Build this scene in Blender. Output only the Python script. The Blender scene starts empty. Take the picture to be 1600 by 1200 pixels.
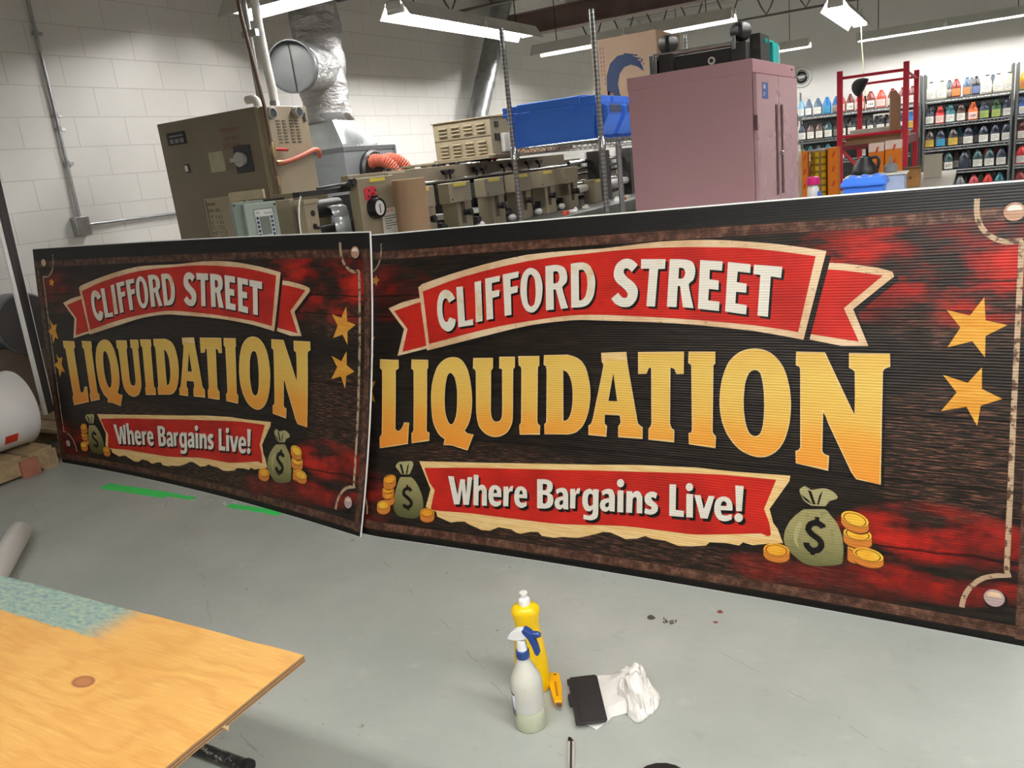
import bpy, bmesh, math, random
from math import sin, cos, pi, radians as R_
from mathutils import Vector, Matrix
from mathutils.geometry import tessellate_polygon
random.seed(7)
SC = bpy.context.scene
COL = SC.collection

# ---------------------------------------------------------------- camera
cam_d = bpy.data.cameras.new('camera'); cam = bpy.data.objects.new('camera', cam_d); COL.objects.link(cam)
cam_d.sensor_width = 36.0; cam_d.sensor_fit = 'HORIZONTAL'; cam_d.lens = 28.390; cam_d.clip_start = 0.05; cam_d.clip_end = 100
_r, _u, _f = (Vector((0.873567, 0.474701, -0.107424)), Vector((-0.033957, 0.279625, 0.959509)), Vector((-0.485518, 0.834547, -0.260391)))
cam.matrix_world = Matrix.Translation((0, 0, 1.36927)) @ Matrix((_r, _u, -_f)).transposed().to_4x4()
SC.camera = cam
# ---------------------------------------------------------------- world, exposure
W = bpy.data.worlds.new('world'); SC.world = W; W.use_nodes = True
W.node_tree.nodes['Background'].inputs[0].default_value = (0.9, 0.95, 1, 1)
W.node_tree.nodes['Background'].inputs[1].default_value = 0.03
SC.view_settings.view_transform = 'Standard'; SC.view_settings.look = 'None'
SC.view_settings.gamma = 1.0; SC.view_settings.use_curve_mapping = False
SC.view_settings.exposure = 0.0
TUBE_POWER = 87.0            # radiance of every fluorescent tube
SC.cycles.max_bounces = 8
SC.cycles.sample_clamp_indirect = 4.0

# ---------------------------------------------------------------- helpers
def lin(c):
    def f(v):
        v /= 255.0
        return v / 12.92 if v <= 0.04045 else ((v + 0.055) / 1.055) ** 2.4
    return (f(c[0]), f(c[1]), f(c[2]), 1.0)

class NT:
    """small node-graph writer"""
    def __init__(s, m):
        m.use_nodes = True; s.t = m.node_tree; s.n = s.t.nodes; s.l = s.t.links
        s.bsdf = s.n['Principled BSDF']
    def put(s, sock, v):
        if isinstance(v, bpy.types.NodeSocket): s.l.new(v, sock)
        else: sock.default_value = v
    def node(s, typ, ins=(), out=0, **kw):
        n = s.n.new(typ)
        for k, v in kw.items(): setattr(n, k, v)
        for k, v in (ins.items() if isinstance(ins, dict) else enumerate(ins)):
            if v is not None: s.put(n.inputs[k], v)
        return n.outputs[out]
    def m(s, op, a, b=0.0, c=0.0, clamp=False): return s.node('ShaderNodeMath', (a, b, c), operation=op, use_clamp=clamp)
    def coord(s, kind='Object'): return s.node('ShaderNodeTexCoord', out=kind)
    def scale(s, vec, sc): return s.node('ShaderNodeVectorMath', (vec, sc), operation='MULTIPLY')
    def xyz(s, vec): n = s.n.new('ShaderNodeSeparateXYZ'); s.put(n.inputs[0], vec); return n.outputs
    def noise(s, vec, sc, det=4.0, rough=0.55): return s.node('ShaderNodeTexNoise', {'Vector': vec, 'Scale': sc, 'Detail': det, 'Roughness': rough})
    def mix(s, f, a, b):
        n = s.n.new('ShaderNodeMix'); n.data_type = 'RGBA'
        s.put(n.inputs['Factor'], f)
        s.put([i for i in n.inputs if i.name == 'A' and i.type == 'RGBA'][0], a); s.put([i for i in n.inputs if i.name == 'B' and i.type == 'RGBA'][0], b)
        return [o for o in n.outputs if o.type == 'RGBA'][0]
    def step(s, v, lo, hi):
        n = s.n.new('ShaderNodeMapRange'); n.interpolation_type = 'SMOOTHSTEP'
        s.put(n.inputs[0], v); n.inputs[1].default_value = lo; n.inputs[2].default_value = hi
        return n.outputs[0]
    def bump(s, h, st, dist=0.01, normal=None):
        n = s.n.new('ShaderNodeBump'); n.inputs['Strength'].default_value = st; n.inputs['Distance'].default_value = dist
        s.put(n.inputs['Height'], h)
        if normal is not None: s.put(n.inputs['Normal'], normal)
        s.l.new(n.outputs[0], s.bsdf.inputs['Normal']); return n.outputs[0]
    def base(s, c): s.put(s.bsdf.inputs['Base Color'], c)

MATS = {}
def mat(name, col, rough=0.5, metal=0.0, var=0.12, sc=6.0, bump=0.0, trans=0.0, spec=0.5, stretch=(1, 1, 1), bsc=None):
    """painted / plastic / metal surface with procedural mottling"""
    if name in MATS: return MATS[name]
    m = bpy.data.materials.new(name); g = NT(m); c = lin(col)
    v = g.scale(g.coord(), stretch) if stretch != (1, 1, 1) else g.coord()
    n = g.noise(v, sc, 5)
    d = tuple(x * (1 - var) for x in c[:3]) + (1,); l = tuple(min(1, x * (1 + var)) for x in c[:3]) + (1,)
    g.base(g.mix(g.step(n, 0.3, 0.7), d, l))
    g.put(g.bsdf.inputs['Roughness'], g.m('ADD', g.m('MULTIPLY', n, 0.15), rough - 0.075))
    g.bsdf.inputs['Metallic'].default_value = metal
    g.bsdf.inputs['Specular IOR Level'].default_value = spec
    if trans: g.bsdf.inputs['Transmission Weight'].default_value = trans; g.bsdf.inputs['IOR'].default_value = 1.4
    if bump: g.bump(g.noise(v, bsc or sc * 8, 3), bump)
    m.diffuse_color = c; MATS[name] = m; return m

def glow(name, col, power):
    m = bpy.data.materials.new(name); g = NT(m)
    g.base((0.8, 0.8, 0.8, 1)); g.bsdf.inputs['Emission Color'].default_value = col; g.bsdf.inputs['Emission Strength'].default_value = power
    return m

class MB:
    """collects solids into one mesh"""
    def __init__(s, org=(0, 0, 0)): s.v = []; s.f = []; s.mi = []; s.cur = 0; s.o = Vector(org)
    def add(s, vs, fs):
        b = len(s.v); s.v += [tuple(Vector(v) - s.o) for v in vs]; s.f += [[b + i for i in f] for f in fs]; s.mi += [s.cur] * len(fs); return s
    def m(s, i): s.cur = i; return s
    def box(s, a, b, rz=0.0, piv=None):
        x0, y0, z0 = a; x1, y1, z1 = b
        vs = [Vector(p) for p in ((x0, y0, z0), (x1, y0, z0), (x1, y1, z0), (x0, y1, z0), (x0, y0, z1), (x1, y0, z1), (x1, y1, z1), (x0, y1, z1))]
        if rz:
            c = Vector(piv) if piv else sum(vs, Vector()) / 8; q = Matrix.Rotation(rz, 3, 'Z'); vs = [c + q @ (v - c) for v in vs]
        return s.add(vs, [(0, 3, 2, 1), (4, 5, 6, 7), (0, 1, 5, 4), (1, 2, 6, 5), (2, 3, 7, 6), (3, 0, 4, 7)])
    def rings(s, rs, cap=True):
        n = len(rs[0]); vs = [p for r in rs for p in r]; fs = []
        for i in range(len(rs) - 1):
            for j in range(n):
                k = (j + 1) % n; fs.append((i * n + j, i * n + k, (i + 1) * n + k, (i + 1) * n + j))
        if cap: fs += [tuple(range(n))[::-1], tuple((len(rs) - 1) * n + j for j in range(n))]
        return s.add(vs, fs)
    def tube(s, pts, r, n=8, cap=True):
        pts = [Vector(p) for p in pts]; rs = r if isinstance(r, (list, tuple)) else [r] * len(pts)
        t0 = (pts[1] - pts[0]).normalized(); a = t0.orthogonal().normalized(); out = []
        for i, p in enumerate(pts):
            t = (pts[min(i + 1, len(pts) - 1)] - pts[max(i - 1, 0)]).normalized()
            a = (a - t * a.dot(t)).normalized(); b = t.cross(a)
            out.append([p + rs[i] * (cos(2 * pi * k / n) * a + sin(2 * pi * k / n) * b) for k in range(n)])
        return s.rings(out, cap)
    def lathe(s, prof, c=(0, 0, 0), n=20, ax='z', cap=True, sx=1.0, sy=1.0):
        out = []
        for r, z in prof:
            ring = []
            for k in range(n):
                a = 2 * pi * k / n; x, y = r * cos(a) * sx, r * sin(a) * sy
                p = (x, y, z) if ax == 'z' else ((z, x, y) if ax == 'x' else (y, z, x))
                ring.append(Vector(c) + Vector(p))
            out.append(ring)
        return s.rings(out, cap)
    def ball(s, c, r, n=12, sq=(1, 1, 1)):
        out = []
        for i in range(1, n // 2 + 1):
            t = pi * i / (n // 2 + 1)
            out.append([Vector(c) + r * Vector((sin(t) * cos(2 * pi * k / n) * sq[0], sin(t) * sin(2 * pi * k / n) * sq[1], -cos(t) * sq[2])) for k in range(n)])
        return s.rings(out)
    def prism(s, poly, o, ux, uy, d):
        """2-D polygon (list of (a,b)) placed at o with axes ux, uy and thickness vector d"""
        o, ux, uy, d = Vector(o), Vector(ux), Vector(uy), Vector(d); n = len(poly)
        p = [o + ux * a + uy * b for a, b in poly]
        tris = tessellate_polygon([[Vector((a, b, 0)) for a, b in poly]])
        fs = [tuple(t) for t in tris] + [tuple(n + i for i in t)[::-1] for t in tris] + [(i, (i + 1) % n, n + (i + 1) % n, n + i) for i in range(n)]
        return s.add(p + [q + d for q in p], fs)
    def text(s, txt, o, ux, uy, size, bold=0.0, align='LEFT', xs=1.0):
        """raised lettering laid on a surface, from Blender's own built-in font"""
        o, ux, uy = Vector(o), Vector(ux), Vector(uy); vs, fs = text_mesh(txt, bold, align)
        return s.add([o + ux * (a * size * xs) + uy * (b * size) for a, b in vs], fs)
    def build(s, name, mats, parent=None, smooth=False, bevel=0.0, seg=2, loc=None, rz=0.0, shade=40):
        me = bpy.data.meshes.new(name); me.from_pydata(s.v, [], s.f); me.validate()
        ms = mats if isinstance(mats, (list, tuple)) else [mats]
        for q in ms: me.materials.append(q)
        if len(ms) > 1 and len(me.polygons) == len(s.mi): me.polygons.foreach_set('material_index', s.mi)
        bm = bmesh.new(); bm.from_mesh(me); bmesh.ops.recalc_face_normals(bm, faces=bm.faces); bm.to_mesh(me); bm.free()
        if smooth or bevel:
            me.polygons.foreach_set('use_smooth', [True] * len(me.polygons))
            try: me.set_sharp_from_angle(angle=R_(shade))
            except Exception: pass
        o = bpy.data.objects.new(name, me); COL.objects.link(o)
        if bevel:
            b = o.modifiers.new('bevel', 'BEVEL'); b.width = bevel; b.segments = seg; b.limit_method = 'ANGLE'; b.angle_limit = R_(50); b.harden_normals = True
        if parent: o.parent = parent
        if loc is not None: o.location = loc
        if rz: o.rotation_euler.z = rz
        return o

_TXT = {}
def text_mesh(txt, bold, align):
    k = (txt, bold, align)
    if k not in _TXT:
        cu = bpy.data.curves.new('lettering', 'FONT'); cu.body = txt; cu.offset = bold; cu.align_x = align; cu.resolution_u = 3
        o = bpy.data.objects.new('lettering', cu); COL.objects.link(o)
        ev = o.evaluated_get(bpy.context.evaluated_depsgraph_get()); me = ev.to_mesh()
        _TXT[k] = ([(v.co.x, v.co.y) for v in me.vertices], [tuple(p.vertices) for p in me.polygons])
        ev.to_mesh_clear(); bpy.data.objects.remove(o); bpy.data.curves.remove(cu)
    return _TXT[k]

def tag(o, label=None, cat=None, group=None, kind=None):
    if label: o['label'] = label
    if cat: o['category'] = cat
    if group: o['group'] = group
    if kind: o['kind'] = kind
    return o
def thing(name, label, cat, loc=(0, 0, 0), rz=0.0, group=None):
    o = bpy.data.objects.new(name, None); COL.objects.link(o); o.location = loc; o.rotation_euler.z = rz; o.empty_display_size = 0.1
    return tag(o, label, cat, group)
def dup(root, loc, rz=None, label=None, group=None):
    r = root.copy(); COL.objects.link(r); r.location = loc
    if rz is not None: r.rotation_euler.z = rz
    if label: r['label'] = label
    if group: r['group'] = group
    for ch in root.children:
        c = ch.copy(); COL.objects.link(c); c.parent = r
        for g in ch.children:
            d = g.copy(); COL.objects.link(d); d.parent = c
    return r
def arc(c, r, a0, a1, n, ux=(1, 0, 0), uy=(0, 0, 1)):
    c, ux, uy = Vector(c), Vector(ux), Vector(uy)
    return [c + r * (cos(a0 + (a1 - a0) * i / n) * ux + sin(a0 + (a1 - a0) * i / n) * uy) for i in range(n + 1)]
def spline(pts, n=6):
    P = [Vector(p) for p in pts]; out = []
    for i in range(len(P) - 1):
        a, b, c, d = P[max(i - 1, 0)], P[i], P[i + 1], P[min(i + 2, len(P) - 1)]
        for j in range(n):
            t = j / n; out.append(0.5 * ((2 * b) + (c - a) * t + (2 * a - 5 * b + 4 * c - d) * t * t + (3 * b - a - 3 * c + d) * t ** 3))
    return out + [P[-1]]

# ---------------------------------------------------------------- fluorescent fixtures (the room's lamps, plus added unseen ones)
tube_m = glow('fluorescent_tube', (1.0, 0.985, 0.955, 1), TUBE_POWER)
hood_m = mat('white_enamel_hood', (215, 214, 208), 0.45, var=0.05)
dark_steel = mat('dark_steel', (70, 68, 66), 0.5, 0.6)
CEIL = 3.7
def fixture(cx, cy, z, along, L, label, group=None, lit=True):
    rz = 0.0 if along == 'x' else pi / 2
    t = thing('fluorescent_fixture', label, 'ceiling light', (cx, cy, z), rz, group)
    h = L / 2
    out = [(-0.155, -0.068), (-0.075, 0.06), (0.075, 0.06), (0.155, -0.068)]
    inn = [(0.151, -0.068), (0.073, 0.056), (-0.073, 0.056), (-0.151, -0.068)]
    MB().prism(out + inn, (-h, 0, 0), (0, 1, 0), (0, 0, 1), (L, 0, 0)).box((-h, -0.075, 0.0), (-h + 0.003, 0.075, 0.06)).box((h - 0.003, -0.075, 0.0), (h, 0.075, 0.06)).build('reflector_hood', hood_m, t)
    for s in (-1, 1):
        MB().lathe([(0.018, -h + 0.04), (0.018, h - 0.04)], (0, s * 0.055, -0.012), 10, 'x').build('tube', tube_m if lit else mat('unlit_tube', (225, 224, 220), 0.3, var=0.02), t, True)
        b = MB().box((s * (h - 0.03) - 0.012, -0.085, -0.035), (s * (h - 0.03) + 0.012, 0.085, 0.03)); b.build('lampholder', hood_m, t)
        MB().tube([(s * h * 0.75, 0, 0.06), (s * h * 0.75, 0, CEIL - z)], 0.006, 6).build('hanger_rod', dark_steel, t)
    MB().box((-0.03, -0.158, -0.058), (0.03, -0.150, -0.012)).box((-0.008, -0.156, -0.02), (0.008, -0.135, 0.04)).build('clip', hood_m, t)
    return t
fixture(-4.16, 7.14, 2.70, 'y', 2.45, 'long fluorescent fixture hung over the silver duct, running along the block wall')
fixture(-3.54, 9.68, 2.70, 'x', 2.46, 'long fluorescent fixture hung above the tall cardboard box')
fixture(-0.38, 14.56, 2.70, 'x', 2.44, 'fluorescent fixture with grey hood hung above the ink jug racks', 'lights along the far wall')
fixture(2.10, 14.56, 2.70, 'x', 2.44, 'fluorescent fixture at the outer end of the far wall lights', 'lights along the far wall')
fixture(-3.42, 14.10, 2.70, 'x', 2.40, 'grey hooded fluorescent fixture seen over the pink cabinet', 'lights along the far wall')
fixture(-1.36, 11.55, 2.70, 'y', 2.44, 'bright twin tube fixture above the red steel rack, pull cord below it')
fixture(-3.60, 4.80, 2.70, 'x', 2.46, 'fluorescent fixture over the beige electrical cabinet, only one lower corner showing')
# unseen fixtures added behind and beside the camera to brighten floor and signs
for x, y, al in ((0.4, 1.0, 'x'), (3.2, 1.0, 'x'), (-1.5, -0.6, 'x'), (1.3, -0.6, 'x'), (4.1, -0.6, 'x'), (0.4, 4.8, 'x'), (3.2, 4.8, 'x'), (1.9, 9.7, 'x'), (1.3, -2.6, 'x')):
    fixture(x, y, 2.72, al, 2.44, 'added unseen fluorescent fixture over the open floor beside the signs', 'added unseen lights over the open floor')

# ---------------------------------------------------------------- room
def block_wall():
    m = bpy.data.materials.new('painted_block'); g = NT(m); o = g.xyz(g.coord())
    cv = g.node('ShaderNodeCombineXYZ', (g.m('SUBTRACT', o[1], 0.147), g.m('ADD', o[2], 0.009), 0.0))
    br = g.n.new('ShaderNodeTexBrick'); g.put(br.inputs['Vector'], cv)
    for k, v in (('Scale', 1.0), ('Mortar Size', 0.0045), ('Mortar Smooth', 0.6), ('Brick Width', 0.4064), ('Row Height', 0.2032), ('Bias', 0.0)): br.inputs[k].default_value = v
    br.inputs['Color1'].default_value = lin((230, 227, 222)); br.inputs['Color2'].default_value = lin((233, 230, 225)); br.inputs['Mortar'].default_value = lin((206, 203, 198))
    n = g.noise(g.coord(), 1.6, 5)
    g.base(g.mix(g.m('MULTIPLY', g.step(n, 0.45, 0.75), 0.3), br.outputs[0], lin((208, 205, 200))))
    g.bsdf.inputs['Roughness'].default_value = 0.55
    h = g.m('SUBTRACT', g.m('MULTIPLY', g.noise(g.coord(), 120, 2), 0.12), br.outputs[1])
    g.bump(h, 0.3, 0.003); return m
def floor_mat():
    m = bpy.data.materials.new('grey_painted_concrete'); g = NT(m); c = g.coord()
    n1 = g.noise(c, 1.3, 6, 0.6); n2 = g.noise(c, 9.0, 6, 0.65); n3 = g.noise(g.scale(c, (1, 1.6, 1)), 46, 3)
    a = g.mix(g.step(n1, 0.35, 0.7), lin((154, 159, 153)), lin((171, 175, 169)))
    a = g.mix(g.m('MULTIPLY', g.step(n2, 0.56, 0.75), 0.35), a, lin((186, 188, 181)))
    a = g.mix(g.m('MULTIPLY', g.step(n2, 0.42, 0.25), 0.30), a, lin((132, 134, 127)))
    vor = g.node('ShaderNodeTexVoronoi', {'Vector': g.scale(c, (1, 1, 1)), 'Scale': 11.0})
    sp = g.m('MULTIPLY', g.m('LESS_THAN', vor, g.m('MULTIPLY', g.step(g.noise(c, 5.0, 2), 0.5, 0.8), 0.16)), g.step(n3, 0.45, 0.6))
    a = g.mix(g.m('MULTIPLY', sp, 0.6), a, lin((74, 68, 62)))
    vw = g.node('ShaderNodeTexVoronoi', {'Vector': g.node('ShaderNodeVectorMath', (c, (3.3, 1.7, 0)), operation='ADD'), 'Scale': 9.0})
    a = g.mix(g.m('MULTIPLY', g.m('LESS_THAN', vw, g.m('MULTIPLY', g.step(g.noise(c, 3.7, 2), 0.52, 0.8), 0.09)), 0.75), a, lin((205, 205, 198)))
    v3 = g.node('ShaderNodeTexVoronoi', {'Vector': g.node('ShaderNodeVectorMath', (c, (0.7, 5.1, 0)), operation='ADD'), 'Scale': 26.0})
    a = g.mix(g.m('MULTIPLY', g.m('LESS_THAN', v3, g.m('MULTIPLY', g.step(g.noise(c, 9.0, 2), 0.48, 0.75), 0.13)), 0.55), a, lin((92, 88, 80)))
    a = g.mix(g.m('MULTIPLY', g.step(g.noise(g.scale(c, (2, 9, 1)), 6.0, 6, 0.7), 0.56, 0.7), 0.16), a, lin((120, 120, 112)))
    o = g.xyz(c)                                    # long hairline scratches
    sc = g.m('LESS_THAN', g.m('ABSOLUTE', g.m('SUBTRACT', g.m('FRACT', g.m('ADD', g.m('ADD', g.m('MULTIPLY', o[0], 0.9), g.m('MULTIPLY', o[1], 1.4)), g.m('MULTIPLY', n1, 0.5))), 0.5)), 0.0035)
    a = g.mix(g.m('MULTIPLY', g.m('MULTIPLY', sc, g.step(n2, 0.48, 0.56)), 0.28), a, lin((88, 86, 80)))
    g.base(a); g.put(g.bsdf.inputs['Roughness'], g.m('ADD', 0.36, g.m('MULTIPLY', n2, 0.25)))
    g.bump(g.m('ADD', g.m('MULTIPLY', n3, 0.5), n2), 0.12, 0.004); return m
X0, X1, Y0, Y1 = -5.52, 6.2, -5.0, 15.62
def struct(b, name, m): o = b.build(name, m); o['kind'] = 'structure'; return o
struct(MB().box((X0 - 0.2, Y0 - 0.2, -0.15), (X1 + 0.2, Y1 + 0.2, 0.0)), 'floor', floor_mat())
struct(MB().box((X0 - 0.2, Y0 - 0.2, 0), (X0, Y1 + 0.2, CEIL)), 'wall_left', block_wall())
plain_wall = mat('painted_wall', (222, 220, 216), 0.6, var=0.03, sc=1.5, bump=0.05)
struct(MB().box((X0, Y1, 0), (X1, Y1 + 0.2, CEIL)), 'wall_back', plain_wall)
dim_wall = mat('unseen_wall_darkened', (128, 126, 122), 0.7, var=0.04, sc=1.5)  # unseen walls darkened so they bounce and reflect less onto the signs
struct(MB().box((X1, Y0 - 0.2, 0), (X1 + 0.2, Y1 + 0.2, CEIL)), 'wall_right', dim_wall)
struct(MB().box((X0, Y0 - 0.2, 0), (X1, Y0, CEIL)), 'wall_front', dim_wall)
deck = mat('steel_roof_deck', (190, 184, 176), 0.7, 0.2, var=0.12, sc=3)
b = MB().box((X0 - 0.2, Y0 - 0.2, CEIL), (X1 + 0.2, Y1 + 0.2, CEIL + 0.1))
for i in range(68): b.box((X0, Y0 + i * 0.3, CEIL - 0.035), (X1, Y0 + i * 0.3 + 0.1, CEIL))
struct(b, 'ceiling', deck)
rust = mat('red_primer_steel', (124, 102, 98), 0.6, 0.1, var=0.2, sc=3)
b = MB()
b.box((X0, 9.98, 2.95), (X1, 10.2, 2.97)).box((X0, 10.08, 2.97), (X1, 10.1, 3.2)).box((X0, 9.98, 3.2), (X1, 10.2, 3.22))
struct(b, 'trim_1', rust)['label'] = 'red primed steel roof beam'
joist_m = mat('grey_joist_steel', (100, 96, 93), 0.55, 0.3)
for k, (jy, jz) in enumerate(((12.75, 3.0), (8.6, 3.1), (6.9, 3.1))):
    b = MB().box((X0, jy - 0.03, jz), (X1, jy + 0.03, jz + 0.025)).box((X0, jy - 0.03, jz + 0.55), (X1, jy + 0.03, jz + 0.58))
    n = 22; dx = (X1 - X0) / n; zz = []
    for i in range(n * 2 + 1):
        zz.append((X0 + i * dx / 2, jy, jz + (0.03 if i % 2 else 0.55)))
    pts = []
    for i in range(len(zz) - 1):
        for j in range(4):
            t = j / 4; s = (1 - cos(pi * t)) / 2 * 0.5 + t * 0.5; pts.append((zz[i][0] + (zz[i + 1][0] - zz[i][0]) * t, jy, zz[i][2] + (zz[i + 1][2] - zz[i][2]) * s))
    b.tube(pts, 0.012, 6)
    struct(b, 'trim_%d' % (k + 2), joist_m)['label'] = 'open web steel roof joist'

# ---------------------------------------------------------------- the two printed signs
SW, SH = 2.4384, 1.2192
def sign_map(par, u, v, off=0.0):
    """point of a leaning, slightly bowed 4 x 8 ft sheet; off = height of the ink above the sheet"""
    x, y, yaw, lean, bow, tw, hb, bu, curl = par
    ex = Vector((cos(yaw), sin(yaw), 0)); n0 = Vector((-sin(yaw), cos(yaw), 0)); s = u / SW; t = v / SH
    le = lean + tw * (s - 0.5)
    nb = cos(lean) * n0 - sin(lean) * Vector((0, 0, 1))
    bb = (bow + bu * (s - 0.5)) * 4 * t * (1 - t)
    return Vector((x, y, 0)) + u * ex + v * cos(le) * Vector((0, 0, 1)) + (v * sin(le) + hb * 4 * s * (1 - s) + curl * max(0.0, 1 - u / 0.28) ** 2) * n0 + (bb - off) * nb

def P_(s): return [(int(a) / 2000.0, int(b) / 2000.0) for a, b in (q.split(',') for q in s.split())]

def ink(name, kind, lin=lambda c, f=lin: tuple(x * 0.83 for x in f(c)[:3]) + (1.0,)):
    m = bpy.data.materials.new(name); g = NT(m); uv = g.coord('UV'); o = g.xyz(uv)
    streak = g.noise(g.scale(uv, (3, 26, 1)), 3.0, 6, 0.65); blot = g.noise(uv, 5.0, 5, 0.6); fine = g.noise(g.scale(uv, (4.5, 60, 1)), 4.0, 5, 0.72)
    def region(cu, cv, ru, rv):
        a = g.m('POWER', g.m('DIVIDE', g.m('SUBTRACT', o[0], cu), ru), 2.0); b = g.m('POWER', g.m('DIVIDE', g.m('SUBTRACT', o[1], cv), rv), 2.0)
        return g.m('SUBTRACT', 1.0, g.m('ADD', a, b), clamp=True)
    if kind == 'wood':
        c = g.mix(g.step(streak, 0.35, 0.75), lin((20, 16, 13)), lin((42, 34, 28)))
        # worn planks beside the big N and in places along the bottom
        worn = g.m('ADD', g.m('ADD', region(2.24, 0.50, 0.26, 0.20), g.m('MULTIPLY', region(0.75, 0.34, 0.5, 0.07), 0.5)), g.m('ADD', g.m('MULTIPLY', region(1.3, 0.10, 0.9, 0.05), 0.5), g.m('MULTIPLY', region(2.25, 0.85, 0.2, 0.08), 0.6)), clamp=True)
        c = g.mix(g.m('MULTIPLY', g.m('POWER', worn, 0.5), g.step(fine, 0.50, 0.66)), c, lin((136, 92, 72)))
        red = g.m('ADD', g.m('ADD', region(2.17, 1.00, 0.46, 0.165), region(2.20, 0.22, 0.29, 0.145)), g.m('ADD', g.m('MULTIPLY', region(0.20, 0.98, 0.26, 0.12), 0.3), g.m('ADD', g.m('MULTIPLY', region(0.12, 0.14, 0.2, 0.13), 0.4), g.m('MULTIPLY', region(1.9, 0.10, 0.3, 0.06), 0.25))), clamp=True)
        red = g.m('POWER', red, 0.6)
        patch = g.step(g.noise(g.scale(uv, (1.6, 4.5, 1)), 3.0, 6, 0.6), 0.36, 0.62)
        rc = g.mix(g.step(blot, 0.35, 0.7), lin((96, 17, 15)), lin((190, 36, 24)))
        rc = g.mix(g.m('MULTIPLY', g.step(fine, 0.6, 0.72), 0.35), rc, lin((226, 96, 44)))
        c = g.mix(g.m('MULTIPLY', red, patch), c, rc)
        for v0, amp in ((0.965, 0.012), (0.885, 0.01), (0.60, 0.008), (0.415, 0.008), (0.225, 0.012)):
            d = g.m('ABSOLUTE', g.m('SUBTRACT', g.m('ADD', o[1], g.m('MULTIPLY', g.m('SUBTRACT', blot, 0.5), amp * 3)), v0))
            c = g.mix(g.m('MULTIPLY', g.step(d, 0.006, 0.001), 0.85), c, lin((10, 8, 7)))
        ed = g.m('GREATER_THAN', o[1], 1.152); c = g.mix(ed, c, lin((26, 25, 25)))
        ed = g.m('LESS_THAN', o[1], 0.022); c = g.mix(ed, c, lin((16, 14, 13)))
    elif kind == 'gold':
        n = g.n.new('ShaderNodeValToRGB'); g.put(n.inputs[0], g.m('ADD', o[1], g.m('MULTIPLY', g.m('SUBTRACT', blot, 0.5), 0.10)))
        e = n.color_ramp.elements; e[0].position = 0.36; e[0].color = lin((225, 138, 48)); e[1].position = 0.83; e[1].color = lin((214, 166, 78))
        for p, q in ((0.5, (226, 158, 62)), (0.56, (222, 176, 80)), (0.68, (222, 186, 92))): x = e.new(p); x.color = lin(q)
        c = g.mix(g.m('MULTIPLY', g.step(fine, 0.55, 0.75), 0.35), n.outputs[0], lin((186, 126, 58)))
    elif kind == 'star':
        c = g.mix(g.step(streak, 0.35, 0.7), lin((206, 140, 46)), lin((222, 166, 70)))
        c = g.mix(g.m('MULTIPLY', g.step(fine, 0.62, 0.7), 0.6), c, lin((110, 72, 34)))
    elif kind == 'halo': c = g.mix(streak, lin((15, 12, 10)), lin((24, 18, 15)))
    elif kind == 'red':
        c = g.mix(g.step(blot, 0.3, 0.7), lin((160, 31, 24)), lin((192, 39, 28)))
        c = g.mix(g.m('MULTIPLY', g.step(fine, 0.58, 0.8), 0.3), c, lin((120, 22, 24)))
    elif kind == 'border':
        c = g.mix(g.step(blot, 0.35, 0.65), lin((206, 168, 128)), lin((228, 200, 164)))
        c = g.mix(g.m('MULTIPLY', g.step(g.noise(g.scale(uv, (1, 2, 1)), 42.0, 4, 0.7), 0.60, 0.68), 0.75), c, lin((92, 62, 44)))
    elif kind == 'paper':
        c = g.mix(g.step(streak, 0.35, 0.65), lin((220, 178, 112)), lin((232, 202, 146)))
    elif kind == 'white':
        c = g.mix(g.step(blot, 0.56, 0.72), lin((224, 218, 204)), lin((208, 182, 132)))
    elif kind == 'line':
        c = g.mix(g.step(g.noise(uv, 40.0, 3), 0.5, 0.62), lin((176, 150, 122)), lin((84, 62, 48)))
    elif kind == 'frame':
        c = g.mix(g.step(g.noise(g.scale(uv, (1, 1, 1)), 30.0, 6, 0.7), 0.4, 0.7), lin((56, 35, 28)), lin((112, 80, 64)))
    elif kind == 'bag':
        c = g.mix(g.step(o[1], 0.08, 0.26), lin((74, 78, 44)), lin((150, 142, 96)))
        c = g.mix(g.m('MULTIPLY', g.step(g.noise(uv, 70.0, 4, 0.7), 0.5, 0.7), 0.45), c, lin((92, 90, 54)))
    elif kind == 'bag_light': c = g.mix(fine, lin((176, 168, 122)), lin((152, 146, 100)))
    elif kind == 'coin_top': c = g.mix(g.step(blot, 0.4, 0.6), lin((226, 152, 40)), lin((232, 184, 62)))
    elif kind == 'coin_edge': c = g.mix(streak, lin((176, 98, 36)), lin((214, 136, 58)))
    elif kind == 'coin_line': c = g.mix(blot, lin((96, 48, 18)), lin((70, 34, 14)))
    elif kind == 'stud': c = g.mix(g.step(blot, 0.4, 0.6), lin((172, 132, 108)), lin((206, 172, 146)))
    elif kind == 'stud2': c = g.mix(blot, lin((150, 128, 124)), lin((190, 170, 168)))
    g.base(c)
    g.bsdf.inputs['Roughness'].default_value = 0.34; g.bsdf.inputs['Specular IOR Level'].default_value = 0.2
    # flutes of the corrugated plastic sheet telegraph through the print
    w = g.m('SINE', g.m('MULTIPLY', o[1], 2 * pi / 0.0082))
    g.bump(g.m('ADD', g.m('MULTIPLY', w, g.m('ADD', 0.6, g.m('MULTIPLY', g.noise(g.scale(uv, (0.4, 60, 1)), 2.0, 2), 0.8))), 0.0), 0.5, 0.0006)
    return m
INKS = ['wood', 'frame', 'line', 'border', 'red', 'paper', 'halo', 'white', 'gold', 'star', 'bag', 'bag_light', 'coin_edge', 'coin_top', 'coin_line', 'stud', 'stud2']
INK_M = [ink('ink_' + k, k) for k in INKS]

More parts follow.
